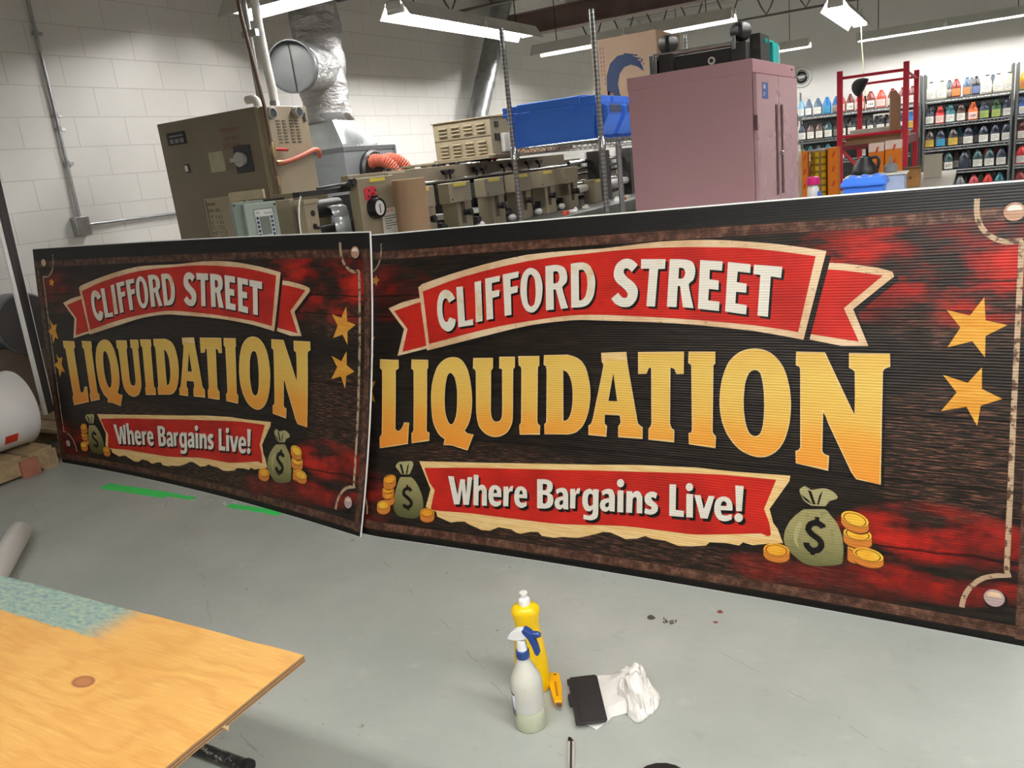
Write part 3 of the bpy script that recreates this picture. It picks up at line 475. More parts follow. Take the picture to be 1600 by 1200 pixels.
ART['COIN'] = [
  ['3956,403 3959,410 3967,416 3978,421 3993,425 4009,427 4025,426 4039,424 4050,420 4057,415 4059,408 4061,341 4058,334 4050,328 4039,323 4024,319 4008,317 3992,317 3978,319 3967,323 3959,329 3957,335', '4058,408 4055,402 4048,396 4036,391 4022,387 4006,385 3991,385 3977,387 3966,391 3959,397 3957,403 3960,410 3967,416 3979,421 3993,424 4009,426 4025,426 4039,424 4049,420 4056,415', '4051,408 4049,402 4042,397 4032,393 4020,390 4007,388 3993,388 3981,390 3972,393 3966,398 3964,403 3967,409 3973,414 3983,419 3995,422 4009,423 4022,423 4034,421 4044,418 4049,413', '4047,408 4045,403 4039,398 4030,394 4019,391 4007,390 3995,390 3984,392 3975,395 3970,399 3968,404 3971,409 3977,413 3986,417 3997,420 4009,422 4021,421 4032,420 4040,417 4045,413'],
  ['3931,494 3937,506 3949,516 3968,524 3990,528 4014,528 4037,524 4058,517 4073,508 4082,496 4084,484 4085,443 4080,431 4067,421 4049,413 4027,409 4003,408 3980,412 3959,419 3943,428 3934,440 3932,453', '4083,484 4077,472 4065,462 4047,455 4026,451 4002,451 3979,454 3959,461 3943,471 3934,482 3932,494 3938,506 3951,516 3969,523 3991,527 4014,527 4037,524 4057,517 4072,507 4081,496', '4072,485 4067,475 4057,466 4042,460 4023,456 4003,456 3983,459 3966,465 3953,473 3945,483 3943,493 3948,503 3959,512 3974,518 3993,522 4013,522 4033,519 4050,513 4063,505 4070,495', '4066,485 4062,476 4052,468 4039,463 4022,460 4004,459 3986,462 3970,467 3958,475 3951,484 3950,493 3954,502 3964,510 3978,515 3995,518 4013,519 4030,516 4046,511 4058,503 4065,494'],
  ['3917,580 3917,593 3925,605 3939,614 3958,619 3980,619 4004,615 4026,607 4045,596 4058,583 4065,570 4066,539 4066,525 4059,514 4045,505 4026,500 4004,499 3981,503 3958,511 3939,521 3925,535 3918,549', '4064,557 4057,545 4043,537 4025,532 4003,531 3980,535 3958,542 3939,553 3926,566 3919,580 3919,593 3926,605 3940,613 3959,618 3981,618 4003,614 4025,607 4043,596 4057,583 4064,570', '4053,559 4047,549 4036,542 4020,538 4001,537 3982,540 3963,547 3947,556 3935,567 3929,579 3929,590 3936,600 3947,607 3963,611 3982,612 4002,609 4020,602 4036,593 4048,582 4053,570', '4048,561 4042,552 4032,545 4017,541 4001,541 3983,544 3966,550 3951,558 3941,568 3935,579 3935,589 3941,598 3952,604 3966,608 3983,608 4001,605 4018,599 4032,591 4042,581 4048,571'],
  ['3985,386 3991,398 4005,407 4025,414 4049,417 4075,415 4100,411 4121,402 4137,392 4147,380 4148,367 4149,336 4143,325 4129,315 4110,309 4086,305 4060,306 4035,311 4013,319 3997,330 3987,342 3986,355', '4147,367 4141,356 4127,347 4108,340 4085,337 4060,338 4035,343 4014,351 3998,361 3988,373 3987,386 3993,397 4007,407 4026,413 4050,416 4075,415 4099,410 4120,402 4136,391 4145,380', '4135,369 4130,359 4119,351 4102,345 4082,343 4061,344 4040,348 4021,355 4008,364 4000,374 3998,384 4004,394 4015,402 4032,408 4052,410 4074,409 4095,405 4113,398 4126,389 4134,379', '4129,369 4124,361 4114,353 4099,348 4081,346 4061,347 4042,350 4026,357 4013,365 4006,374 4005,384 4010,393 4020,400 4035,405 4054,407 4073,406 4092,402 4108,396 4121,388 4128,379'],
  ['3475,322 3481,335 3493,347 3512,356 3534,361 3559,363 3582,361 3603,355 3619,346 3629,335 3631,322 3631,290 3626,277 3614,265 3596,256 3573,250 3549,248 3525,250 3504,255 3488,265 3478,276 3476,289', '3629,322 3624,310 3612,298 3594,289 3572,283 3549,281 3525,283 3504,289 3489,298 3479,309 3477,322 3482,335 3495,346 3513,355 3535,361 3559,363 3582,361 3602,355 3618,346 3627,335', '3618,322 3614,311 3604,302 3588,294 3570,289 3549,287 3529,289 3512,294 3498,301 3490,311 3488,322 3492,333 3503,343 3519,350 3537,355 3558,357 3578,355 3595,350 3609,342 3617,333', '3612,322 3608,312 3599,304 3585,297 3568,292 3550,291 3532,292 3516,296 3503,303 3496,312 3494,322 3498,332 3508,341 3522,348 3539,352 3557,353 3575,352 3591,347 3603,340 3611,332'],
  ['507,324 507,331 512,339 522,346 534,352 549,355 564,357 578,356 589,352 598,347 602,340 606,296 606,289 601,281 592,274 579,268 565,264 550,263 536,264 524,267 516,273 512,280', '601,340 600,332 595,325 586,318 574,312 560,309 545,307 532,308 520,312 512,317 508,324 508,331 513,339 522,346 535,351 549,355 563,356 577,355 589,352 597,347', '594,339 594,332 589,326 582,320 571,315 559,312 547,311 535,312 525,314 518,319 514,325 515,331 519,338 527,344 537,349 550,352 562,353 574,352 584,349 591,344', '590,338 590,332 586,326 579,321 570,317 559,314 547,313 537,314 528,316 521,320 518,326 519,331 523,337 530,343 539,347 550,350 561,351 572,350 581,347 587,343'],
  ['479,366 478,375 483,386 493,395 507,404 524,409 542,412 559,412 574,409 585,402 591,394 595,356 596,346 591,336 581,326 567,318 550,312 533,309 516,309 501,313 490,319 484,327', '590,394 590,384 586,374 576,365 562,357 546,351 528,348 512,348 497,352 486,358 480,366 480,376 484,386 494,395 508,403 524,409 542,412 559,411 573,408 584,402', '582,392 582,384 578,375 570,367 558,360 544,355 529,353 515,353 503,356 493,361 488,368 487,376 492,385 500,393 512,400 526,405 541,407 555,407 568,404 577,399', '578,391 578,383 574,375 567,368 556,362 543,357 530,355 517,355 506,358 497,363 493,369 492,376 496,384 503,392 514,398 527,402 540,404 553,404 565,402 573,397'],
  ['480,455 483,467 493,478 507,488 525,496 544,501 563,502 580,499 593,493 601,484 603,473 607,434 603,422 594,411 580,401 562,393 543,388 524,387 507,390 494,396 486,405 484,416', '600,483 602,472 598,461 589,449 575,439 558,432 539,427 521,426 504,429 491,435 483,444 481,455 485,467 494,478 508,488 525,496 544,500 563,501 579,498 592,492', '591,480 593,471 590,461 582,451 570,443 556,436 539,432 524,432 509,434 498,439 492,447 490,456 493,466 501,476 513,484 528,491 544,495 560,496 574,493 585,488', '587,479 588,470 585,461 578,453 567,445 554,439 540,435 525,435 512,437 502,441 496,448 495,457 497,466 505,475 516,482 529,488 544,492 558,493 571,490 581,486'],
  ['438,246 438,257 445,268 458,278 475,286 495,292 515,294 535,292 551,287 562,279 568,269 572,234 571,223 565,212 552,201 535,193 516,188 495,186 476,188 460,193 448,200 442,211', '567,269 566,258 559,247 547,237 531,229 511,224 491,222 472,223 456,228 445,236 439,246 440,257 446,268 459,278 475,286 495,291 515,293 534,291 550,286 561,278', '558,267 557,258 551,248 541,240 527,233 510,228 493,227 477,228 463,232 453,239 448,248 449,257 454,266 465,275 479,282 496,286 513,288 529,286 543,282 553,275', '552,266 552,258 547,249 537,241 525,235 510,231 494,230 479,231 467,235 458,241 453,248 454,257 459,266 469,273 482,279 497,283 512,285 527,284 539,280 548,274'],
  ['863,234 865,245 873,256 887,265 905,271 925,275 945,276 964,273 979,267 989,258 993,248 996,211 994,200 986,190 972,180 955,174 935,170 915,169 896,172 881,178 871,187 866,197', '992,248 990,237 981,227 968,218 951,211 931,208 911,207 893,210 878,216 868,224 864,234 866,245 875,255 888,264 906,271 925,274 945,275 963,272 978,266 988,258', '983,247 981,238 974,229 962,221 948,216 931,212 914,212 898,214 885,220 877,227 873,235 875,244 882,253 894,261 909,267 926,270 943,270 958,268 971,262 979,255', '977,246 976,238 969,230 959,223 946,218 931,215 915,215 901,217 890,222 882,228 879,236 880,244 887,252 897,259 911,264 926,267 941,267 955,265 967,260 974,254'],
]
ART['STAR'] = [
  '4586,1840 4596,1719 4693,1695 4599,1637 4601,1525 4540,1609 4425,1573 4483,1680 4414,1774 4524,1743',
  '4589,1474 4593,1361 4686,1314 4591,1272 4579,1164 4526,1262 4408,1231 4478,1335 4409,1426 4527,1389',
  '164,1664 210,1593 280,1602 246,1535 275,1438 216,1458 172,1383 171,1476 107,1525 174,1557',
  '199,1279 239,1223 309,1239 274,1156 320,1067 262,1083 212,1006 204,1099 139,1152 216,1183',
  '286,2104 300,2076 327,2068 302,2052 290,2017 268,2038 231,2032 250,2061 235,2084 268,2080',
]
ART['ARC'] = [
  '4534,2357 4534,2338 4534,2314 4535,2291 4537,2273 4540,2255 4545,2237 4553,2219 4563,2200 4575,2183 4589,2167 4605,2154 4622,2142 4640,2133 4659,2126 4677,2122 4701,2122 4721,2124 4745,2126',
  '4544,163 4545,179 4548,200 4552,220 4559,242 4569,264 4580,285 4594,304 4610,323 4627,339 4645,351 4665,360 4685,368 4705,374 4726,379 4747,384 4762,388',
]
ART['PATCH'] = [
  '2352,1489 2531,1500 2540,1439 2526,1446 2508,1451 2493,1449 2476,1445 2459,1444 2442,1448 2426,1454 2409,1456 2392,1450 2375,1440 2362,1431',
]
def artwork():
    p = Print()
    p.poly('wood', 0, [(0.002, 0.0025), (SW - 0.002, 0.0025), (SW - 0.002, SH - 0.005), (0.002, SH - 0.005)])
    p.strip('frame', 1, [(0.002, 1.130), (SW - 0.002, 1.133)], 0.032).strip('frame', 1, [(0.002, 0.045), (SW - 0.002, 0.040)], 0.030)
    p.strip('frame', 1, [(2.412, 0.02), (2.412, 1.15)], 0.030).strip('frame', 1, [(0.026, 0.02), (0.026, 1.15)], 0.030)
    mir = lambda L: [(SW - a, b) for a, b in L]
    for L in (P_(ART['ARC'][0]), P_(ART['ARC'][1])): p.strip('line', 2, L, 0.013).strip('line', 2, mir(L), 0.008)
    L = [(2.371, 0.193), (2.369, 0.63), (2.370, 1.062)]; p.strip('line', 2, L, 0.013).strip('line', 2, mir(L), 0.008)
    for c, k in (((2.3515, 1.138), 'stud'), ((2.346, 0.1235), 'stud2')):
        p.disc('halo', 2, (c[0] + 0.004, c[1] - 0.006), 0.028).disc(k, 3, c, 0.024).poly('white' if k == 'stud' else 'border', 4, [(c[0] + 0.018 * cos(R_(a)), c[1] + 0.002 + 0.016 * sin(R_(a))) for a in range(20, 165, 12)] + [(c[0] - 0.015, c[1] + 0.003), (c[0] + 0.016, c[1] + 0.004)])
        p.disc('halo', 2, (SW - c[0] + 0.004, c[1] - 0.006), 0.024).disc(k, 3, (SW - c[0], c[1]), 0.020)
    R = {k: P_(v) for k, v in ART['RIB'].items()}
    sh = lambda L, dx, dy: [(a + dx, b + dy) for a, b in L]
    for a in ('tl', 'tr'): p.poly('halo', 2, sh(R[a], 0.012, -0.012)).poly('border', 3, R[a]).poly('red', 4, R[a + 'i'])
    p.poly('halo', 5, sh(R['main'], 0.014, -0.014)).poly('border', 6, R['main']).poly('red', 7, R['maini'])
    p.poly('paper', 3, R['low']).poly('red', 4, R['lowi']); top = [q for q in R['low'] if q[1] > 0.29]
    for k, dx in (('CLIF', 0.008), ('WHERE', 0.009)):
        for g in ART[k]:
            Ls = [P_(q) for q in g]; p.poly('halo', 8, *[sh(L, dx, -dx) for L in Ls]).poly('white', 9, *Ls)
    for g in ART['LIQ']:
        Ls = [P_(q) for q in g]; p.poly('halo', 3, *[sh(L, 0.010, -0.010) for L in Ls]).poly('gold', 8, *Ls)
        for L in Ls: p.strip('paper', 9, L, 0.0032, True)
    p.poly('paper', 9.5, P_(ART['PATCH'][0]))
    for L in ART['STAR']: p.poly('star', 5, P_(L))
    B = {k: P_(v) for k, v in ART['BAG'].items()}
    for a, b_, c in (('body', 'tie', 'ruff'), ('b2', 'tie2', 'ruff2')):
        p.poly('bag', 8, B[a]).poly('bag_light', 9, B[c]).poly('halo', 10, B[b_])
    p.poly('bag_light', 9, B['hl'])
    for k in ('f1', 'f2', 'f3', 'f4', 'f5', 'f6'): p.poly('halo', 11, B[k])
    for L, w in ART['STK']: p.strip('halo', 11, P_(L), w * 0.00063 if w > 17 or w == 14 else w * 0.0006)
    for i, c in enumerate(ART['COIN']):
        h, t, r1, r2 = [P_(q) for q in c]; z = 9 + (i % 5) * 0.8
        p.poly('coin_line', z, [(a + 0.002, b - 0.004) for a, b in h]).poly('coin_edge', z + 0.2, h).poly('coin_line', z + 0.35, t).poly('coin_top', z + 0.5, [(a, b + 0.0015) for a, b in t]).poly('coin_line', z + 0.6, r1).poly('coin_top', z + 0.7, r2)
    return p
PRINT = artwork()

def build_sign(par, label):
    base = sign_map(par, SW / 2, 0)
    t = thing('printed_sign', label, 'sign', base, 0, 'printed liquidation signs')
    # sheet
    nu, nv = 40, 40; vs = []; fs = []
    for d in (-0.0016, -0.0078):
        for j in range(nv + 1):
            for i in range(nu + 1): vs.append(sign_map(par, SW * i / nu, SH * j / nv, d) - base)
    q = (nu + 1) * (nv + 1); ix = lambda i, j, k: k * q + j * (nu + 1) + i
    for j in range(nv):
        for i in range(nu):
            fs.append((ix(i, j, 0), ix(i + 1, j, 0), ix(i + 1, j + 1, 0), ix(i, j + 1, 0))); fs.append((ix(i, j, 1), ix(i, j + 1, 1), ix(i + 1, j + 1, 1), ix(i + 1, j, 1)))
    for i in range(nu):
        for j in (0, nv): fs.append((ix(i, j, 0), ix(i, j, 1), ix(i + 1, j, 1), ix(i + 1, j, 0)))
    for j in range(nv):
        for i in (0, nu): fs.append((ix(i, j, 0), ix(i, j + 1, 0), ix(i, j + 1, 1), ix(i, j, 1)))
    MB().add(vs, fs).build('corrugated_sheet', mat('white_corrugated_plastic', (236, 236, 232), 0.4, var=0.02), t, True, shade=30)
    # ink
    bm = bmesh.new(); lay = bm.verts.layers.float.new('ink')
    for mi, layer, pts, fs in PRINT.p:
        V = []
        for a, b_ in pts:
            v = bm.verts.new((a, b_, 0)); v[lay] = layer; V.append(v)
        for f in fs:
            try: bm.faces.new([V[i] for i in f]).material_index = mi
            except ValueError: pass
    for i in range(1, 40): bmesh.ops.bisect_plane(bm, geom=bm.verts[:] + bm.edges[:] + bm.faces[:], plane_co=(0, SH * i / 40, 0), plane_no=(0, 1, 0))
    for i in range(1, 40): bmesh.ops.bisect_plane(bm, geom=bm.verts[:] + bm.edges[:] + bm.faces[:], plane_co=(SW * i / 40, 0, 0), plane_no=(1, 0, 0))
    uvl = bm.loops.layers.uv.new('UVMap')
    for f in bm.faces:
        f.smooth = True
        if f.normal.z < 0: f.normal_flip()
        for l in f.loops: l[uvl].uv = (l.vert.co.x, l.vert.co.y)
    for v in bm.verts: v.co = sign_map(par, v.co.x, v.co.y, 0.00035 * v[lay]) - base
    me = bpy.data.meshes.new('print'); bm.to_mesh(me); bm.free()
    for m in INK_M: me.materials.append(m)
    o = bpy.data.objects.new('print', me); COL.objects.link(o); o.parent = t
    return t
SIGN_L = (-4.50637, 2.52673, -0.11687, 0.18509, 0.01215, 0.14275, 0.0477, 0.04085, 0.0)
SIGN_R = (-2.24902, 2.2562, -0.01172, 0.2641, -0.00126, -0.12232, 0.03158, -0.07554, 0.05)
build_sign(SIGN_L, 'red and gold liquidation sign whose whole sheet shows, overlapping in front of the other')
build_sign(SIGN_R, 'larger looking red and gold liquidation sign, one end tucked behind the other sign')

# ---------------------------------------------------------------- palette
beige = mat('beige_enamel', (158, 144, 120), 0.5, var=0.06, sc=4, bump=0.05)
beige_shaded = mat('shaded_beige_enamel', (128, 116, 96), 0.5, var=0.06, sc=4, bump=0.05)  # the beige darkened for the cabinet door, front-face shade in its colour
press_m = mat('putty_enamel', (148, 136, 112), 0.5, var=0.07, sc=5)
black = mat('black_plastic', (22, 22, 23), 0.45, var=0.1)
blackish = mat('dark_machine_steel', (46, 45, 44), 0.5, 0.3, var=0.2, sc=9)
chrome = mat('bright_chrome', (205, 206, 208), 0.2, 1.0, var=0.04)
steel = mat('galvanized_steel', (176, 178, 180), 0.38, 0.9, var=0.12, sc=14)
grey_m = mat('grey_enamel', (122, 126, 128), 0.5, var=0.05)
white = mat('white_plastic', (232, 230, 226), 0.45, var=0.03)
paper_m = mat('white_paper', (226, 222, 210), 0.7, var=0.04, sc=12)
tape_y = mat('yellow_tape', (226, 206, 88), 0.6, var=0.05, sc=20)
kraft = mat('kraft_board', (164, 134, 104), 0.8, var=0.06, sc=5, bump=0.08)
orange_h = mat('orange_hose', (196, 104, 82), 0.5, var=0.08, sc=20)
red_p = mat('red_plastic', (186, 40, 36), 0.4, var=0.06)
ink_txt = mat('dark_lettering', (38, 36, 36), 0.6)
UX, UY, UZ = (1, 0, 0), (0, 1, 0), (0, 0, 1)

# ---------------------------------------------------------------- conduit on the block wall
t = thing('wall_conduit', 'galvanized conduit with junction box fixed to the bare block wall', 'conduit', (-5.5, 3.64, 1.28))
b = MB((-5.5, 3.64, 1.28)); b.tube([(-5.497, 3.65, 1.30), (-5.497, 3.66, 2.1), (-5.497, 3.66, 2.66), (-5.49, 3.66, 3.65)], 0.0125, 10)
b.tube([(-5.49, 3.68, 1.285), (-5.49, 7.0, 1.285)], 0.0125, 10); b.build('pipe', steel, t, True)
b = MB((-5.5, 3.64, 1.28)); b.box((-5.518, 3.59, 1.215), (-5.455, 3.695, 1.345)); b.build('junction_box', steel, t, bevel=0.004)
for z in (1.70, 2.02, 1.93, 2.55):
    MB((-5.5, 3.64, 1.28)).lathe([(0.017, z), (0.017, z + 0.03)], (-5.497, 3.66, 0), 10).box((-5.519, 3.64, z), (-5.50, 3.71, z + 0.02)).build('strap', steel, t)

# ---------------------------------------------------------------- beige electrical cabinet
cx0, cx1, cy0, cy1, cz = -4.743, -3.759, 3.853, 4.23, 1.878
org = (-4.25, 4.04, 0)
t = thing('electrical_cabinet', 'tall beige electrical cabinet with rotary switch standing by the block wall', 'electrical cabinet', org)
MB(org).box((cx0 + 0.01, cy0 + 0.02, 0.0), (cx1 - 0.004, cy1, cz)).build('body', beige, t, bevel=0.006)
d = MB(org).box((cx0, cy0, 0.12), (-3.842, cy0 + 0.02, cz + 0.004)).build('door', beige_shaded, t, bevel=0.004)
b = MB(org).box((-4.665, cy0 - 0.006, 1.735), (-4.49, cy0, 1.815)); b.build('name_plate', blackish, t, bevel=0.002)
b = MB(org)
for i in range(3): b.box((-4.64 + i * 0.048, cy0 - 0.008, 1.745), (-4.605 + i * 0.048, cy0 - 0.0062, 1.772))
b.box((-4.64, cy0 - 0.008, 1.785), (-4.51, cy0 - 0.0062, 1.795)).build('plate_lettering', grey_m, t)
b = MB(org); b.text('Attention', (-4.165, cy0 - 0.002, 1.765), UX, UZ, 0.042).text('voir set', (-4.15, cy0 - 0.002, 1.715), UX, UZ, 0.038).text('575 Volt', (-4.165, cy0 - 0.002, 1.662), UX, UZ, 0.046)
b.build('red_lettering', mat('faded_red_ink', (132, 62, 50), 0.6), t)
b = MB(org); b.box((-4.312, cy0 - 0.003, 1.53), (-4.178, cy0, 1.655)); b.build('paper_notice', mat('aged_paper', (178, 174, 148), 0.7, var=0.12, sc=14), t)
s = MB(org).box((-4.075, cy0 - 0.012, 1.505), (-3.932, cy0, 1.668)).build('switch_plate', mat('slate_plate', (58, 60, 66), 0.5), t, bevel=0.003)
MB(org).lathe([(0.0, 0), (0.045, 0), (0.045, 0.02), (0.038, 0.035), (0.0, 0.035)], (-4.005, cy0 - 0.047, 1.585), 20, 'y').box((-4.065, cy0 - 0.062, 1.572), (-3.945, cy0 - 0.04, 1.598), 0).build('rotary_handle', mat('pale_grey_plastic', (178, 176, 170), 0.45), t, True)
MB(org).box((-4.55, cy0 - 0.01, 1.55), (-4.512, cy0, 1.605)).build('rocker_switch', mat('brown_black', (58, 48, 44), 0.5), t, bevel=0.003)
MB(org).box((-4.543, cy0 - 0.014, 1.558), (-4.519, cy0 - 0.009, 1.596)).build('rocker', white, t)
MB(org).box((-3.85, cy0 + 0.002, 0.12), (-3.82, cy0 + 0.03, cz)).build('door_edge', beige, t, bevel=0.003)
# instrument side
for y, z in ((3.885, 1.83), (4.118, 1.838)):
    g = MB(org).lathe([(0.0, 0), (0.034, 0), (0.036, 0.035), (0.028, 0.04), (0.026, 0.034), (0.0, 0.034)], (cx1, y, z), 20, 'x').build('round_gauge', mat('grey_bezel', (172, 172, 172), 0.4), t, True)
    MB(org).lathe([(0.0, 0.0345), (0.0255, 0.0345), (0.0255, 0.036), (0, 0.036)], (cx1, y, z), 20, 'x').build('gauge_dial', mat('dark_dial', (70, 72, 76), 0.3), t)
for c in range(4):
    b = MB(org)
    for r in range(8): b.box((cx1 - 0.003, 3.935 + c * 0.052 + (c > 1) * 0.012, 1.785 - r * 0.0185), (cx1 + 0.001, 3.965 + c * 0.052 + (c > 1) * 0.012, 1.791 - r * 0.0185))
    b.build('vent_grille', mat('vent_dark', (92, 80, 62), 0.7), t)
b = MB(org); b.box((cx1, 4.183, 1.78), (cx1 + 0.004, 4.203, 1.835)); b.build('slot', blackish, t)
t2 = thing('air_line', 'brown air pipe with red valve running down the beige electrical cabinet corner', 'pipe', (cx1 + 0.03, 3.84, 0))
o2 = (cx1 + 0.03, 3.84, 0)
MB(o2).tube([(-3.80, 3.835, 3.65), (-3.795, 3.835, 2.4), (-3.735, 3.833, 1.87), (-3.735, 3.833, 0.0)], 0.0115, 8).build('pipe', mat('brown_pipe', (112, 92, 76), 0.5, 0.3), t2, True)
MB(o2).tube([(-3.735, 3.845, 1.618), (-3.735, 3.88, 1.618), (-3.735, 3.965, 1.612)], 0.011, 8).build('valve_handle', red_p, t2, True)
MB(o2).tube(spline([(-3.735, 3.845, 1.535), (-3.73, 3.93, 1.54), (-3.73, 4.08, 1.57), (-3.735, 4.20, 1.60), (-3.745, 4.26, 1.595), (-3.78, 4.30, 1.56)]), 0.016, 10).build('air_hose', orange_h, t2, True)
MB(o2).lathe([(0.018, -0.02), (0.018, 0.05)], (-3.735, 3.865, 1.537), 10, 'y').build('brass_fitting', mat('brass', (176, 154, 112), 0.35, 0.8), t2, True)
for pf in ([(0.016, 1.57), (0.02, 1.62), (0.016, 1.66)], [(0.016, 1.40), (0.018, 1.46)]): MB(o2).lathe(pf, (-3.735, 3.84, 0), 10).build('pipe_fitting', mat('brass', (176, 154, 112), 0.35, 0.8), t2, True)
t3 = thing('flexible_conduit', 'ribbed white flexible conduit rising from the electrical cabinet top', 'conduit', (-3.95, 4.15, 1.88)); o3 = (-3.95, 4.15, 1.88)
pts = spline([(-3.95, 4.15, 1.88), (-3.95, 4.15, 2.0), (-3.95, 4.135, 2.2), (-3.95, 4.13, 2.55), (-3.95, 4.16, 3.0), (-3.95, 4.16, 3.68)], 26)
MB(o3).tube(pts, [0.026 + 0.003 * (i % 2) for i in range(len(pts))], 10).build('hose', white, t3, True, shade=80)
MB(o3).lathe([(0.032, 0.0), (0.032, 0.05), (0.024, 0.06)], (-3.95, 4.15, 1.876), 12).build('connector', steel, t3, True)
t3 = thing('steel_conduit', 'grey rigid conduit between the brown pipe and the ribbed conduit', 'conduit', (-4.02, 4.10, 1.88)); o3 = (-4.02, 4.10, 1.88)
MB(o3).tube([(-4.02, 4.10, 1.878), (-4.02, 4.10, 3.69)], 0.021, 10).build('pipe', steel, t3, True)
MB(o3).lathe([(0.03, 0.0), (0.03, 0.035)], (-4.02, 4.10, 1.877), 12).box((-4.05, 4.07, 2.32), (-3.93, 4.10, 2.36)).build('clamp', steel, t3)
t3 = thing('pipe_elbow', 'rounded white conduit elbow on the electrical cabinet roof', 'elbow', (-4.0, 3.99, 1.88)); o3 = (-4.0, 3.99, 1.88)
MB(o3).tube([(-3.90, 3.95, 1.884)] + arc((-3.94, 3.95, 1.90), 0.04, 0, pi / 2, 6) + [(-3.985, 3.95, 1.938)], 0.026, 10).build('elbow_pipe', white, t3, True)

# ---------------------------------------------------------------- foil-wrapped exhaust duct
def foil(name, col=(196, 196, 196)):
    m = bpy.data.materials.new(name); g = NT(m); c = g.coord(); n = g.noise(g.scale(c, (1, 1, 2.2)), 5.0, 6, 0.6)
    g.base(g.mix(g.step(n, 0.35, 0.65), lin(tuple(x * 0.86 for x in col)), lin(col))); g.bsdf.inputs['Metallic'].default_value = 0.85
    g.put(g.bsdf.inputs['Roughness'], g.m('ADD', 0.2, g.m('MULTIPLY', n, 0.3)))
    g.bump(n, 0.9, 0.06); return m
foil_m = foil('crinkled_foil')
DX, DY = -4.88, 5.76
org = (DX, DY, 0)
t = thing('exhaust_duct', 'foil wrapped round exhaust duct with open side branch and grey box', 'duct', org)
rs = []
for i in range(31):
    z = 1.90 + i * 0.06; ring = []
    for k in range(28):
        a = 2 * pi * k / 28; r = 0.205 + 0.010 * sin(7 * z + 3 * a) + 0.008 * sin(23 * z + 5 * sin(a)) - 0.012 * (i % 7 == 3)
        ring.append((DX + r * cos(a), DY + r * sin(a), z))
    rs.append(ring)
MB(org).rings(rs).build('round_duct', foil_m, t, True, shade=80)
# branch towards the open end
c0, c1 = Vector((DX, DY, 2.33)), Vector((-4.62, 5.10, 2.285)); dv = (c1 - c0).normalized(); aa = dv.cross(Vector((0, 0, 1))).normalized(); bb = aa.cross(dv)
def ring(c, r, n=28, w=0.0): return [c + (r + w * sin(5 * 2 * pi * k / n)) * (cos(2 * pi * k / n) * aa + sin(2 * pi * k / n) * bb) for k in range(n)]
L = (c1 - c0).length
MB(org).rings([ring(c0 + dv * L * q, 0.19, w=0.006 * (q * 10 % 2)) for q in (0, 0.3, 0.45, 0.6, 0.75, 0.86)]).build('branch_duct', foil_m, t, True, shade=80)
MB(org).rings([ring(c0 + dv * L * 0.93, 0.197), ring(c1, 0.197), ring(c1, 0.188), ring(c1 - dv * 0.075, 0.186)], True).build('collar', mat('dark_galvanized', (108, 110, 112), 0.4, 0.8), t, True)
q = MB(org).rings([ring(c1 - dv * 0.055, 0.186), ring(c1 - dv * 0.045, 0.186)]).build('damper_disc', mat('grey_damper', (66, 68, 68), 0.75), t)
MB(org).prism([(-0.005, -0.185), (0.005, -0.185), (0.005, 0.185), (-0.005, 0.185)], c1 - dv * 0.043, aa, bb, dv * 0.006).build('damper_seam', chrome, q)
# square to round transition
rs = []
for i, (hx0, hx1, hy0, hy1, rr, z) in enumerate(((-5.1, -4.6, 5.545, 6.02, 0.0, 1.66), (-5.1, -4.6, 5.545, 6.02, 0.0, 1.69), (0, 0, 0, 0, 1.0, 1.92))):
    ringp = []
    for k in range(32):
        a = 2 * pi * k / 32
        if rr: ringp.append((DX + 0.19 * cos(a), DY + 0.19 * sin(a), z))
        else:
            m_ = max(abs(cos(a)), abs(sin(a))); mx, my = (hx0 + hx1) / 2, (hy0 + hy1) / 2
            ringp.append((mx + (hx1 - hx0) / 2 * cos(a) / m_, my + (hy1 - hy0) / 2 * sin(a) / m_, z))
    rs.append(ringp)
MB(org).rings(rs).build('transition', mat('bright_galvanized', (196, 202, 204), 0.3, 0.75, var=0.1, sc=8), t, True, shade=30)
MB(org).lathe([(0.2, 1.88), (0.206, 1.90), (0.206, 1.95), (0.2, 1.96)], (DX, DY, 0), 28).build('tape_band', mat('grey_tape', (112, 112, 112), 0.6), t, True)
pl = MB(org).box((-5.1, 5.543, 0.0), (-4.6, 6.26, 1.66)).build('plenum_box', mat('plenum_grey', (132, 137, 142), 0.5, 0.2, var=0.05), t, bevel=0.005)
MB(org).box((-5.105, 5.538, 1.63), (-4.595, 6.265, 1.665)).box((-4.605, 6.24, 1.2), (-4.59, 6.268, 1.66)).build('flange', mat('flange_grey', (98, 102, 106), 0.5, 0.4), pl)
MB(org).lathe([(0.0, 0), (0.19, 0), (0.19, 0.03), (0.17, 0.05), (0.0, 0.05)], (-4.6, 5.90, 1.44), 28, 'x').build('round_hood', black, t, True)
for dy in (0.0, 0.19):
    pts = spline([(-4.57, 5.83 + dy, 1.515), (-4.52, 5.84 + dy, 1.535), (-4.45, 5.875 + dy, 1.52), (-4.40, 5.915 + dy, 1.46), (-4.375, 5.94 + dy, 1.36), (-4.37, 5.945 + dy, 1.1), (-4.37, 5.945 + dy, 0.9)], 14)
    MB(org).tube(pts, [0.050 + 0.006 * (1 if i % 3 else -1) for i in range(len(pts))], 14).build('ribbed_hose', orange_h, t, True, shade=80)
t = thing('steel_duct', 'slanted bare galvanized pipe leaning up the block wall', 'pipe', (-5.22, 7.6, 0))
MB((-5.22, 7.6, 0)).tube([(-5.22, 7.62, 0.0), (-5.3, 8.98, 1.96), (-5.3, 9.70, 3.02), (-5.3, 10.12, 3.66)], 0.125, 18).build('pipe', steel, t, True)
b = MB((-5.22, 7.6, 0))
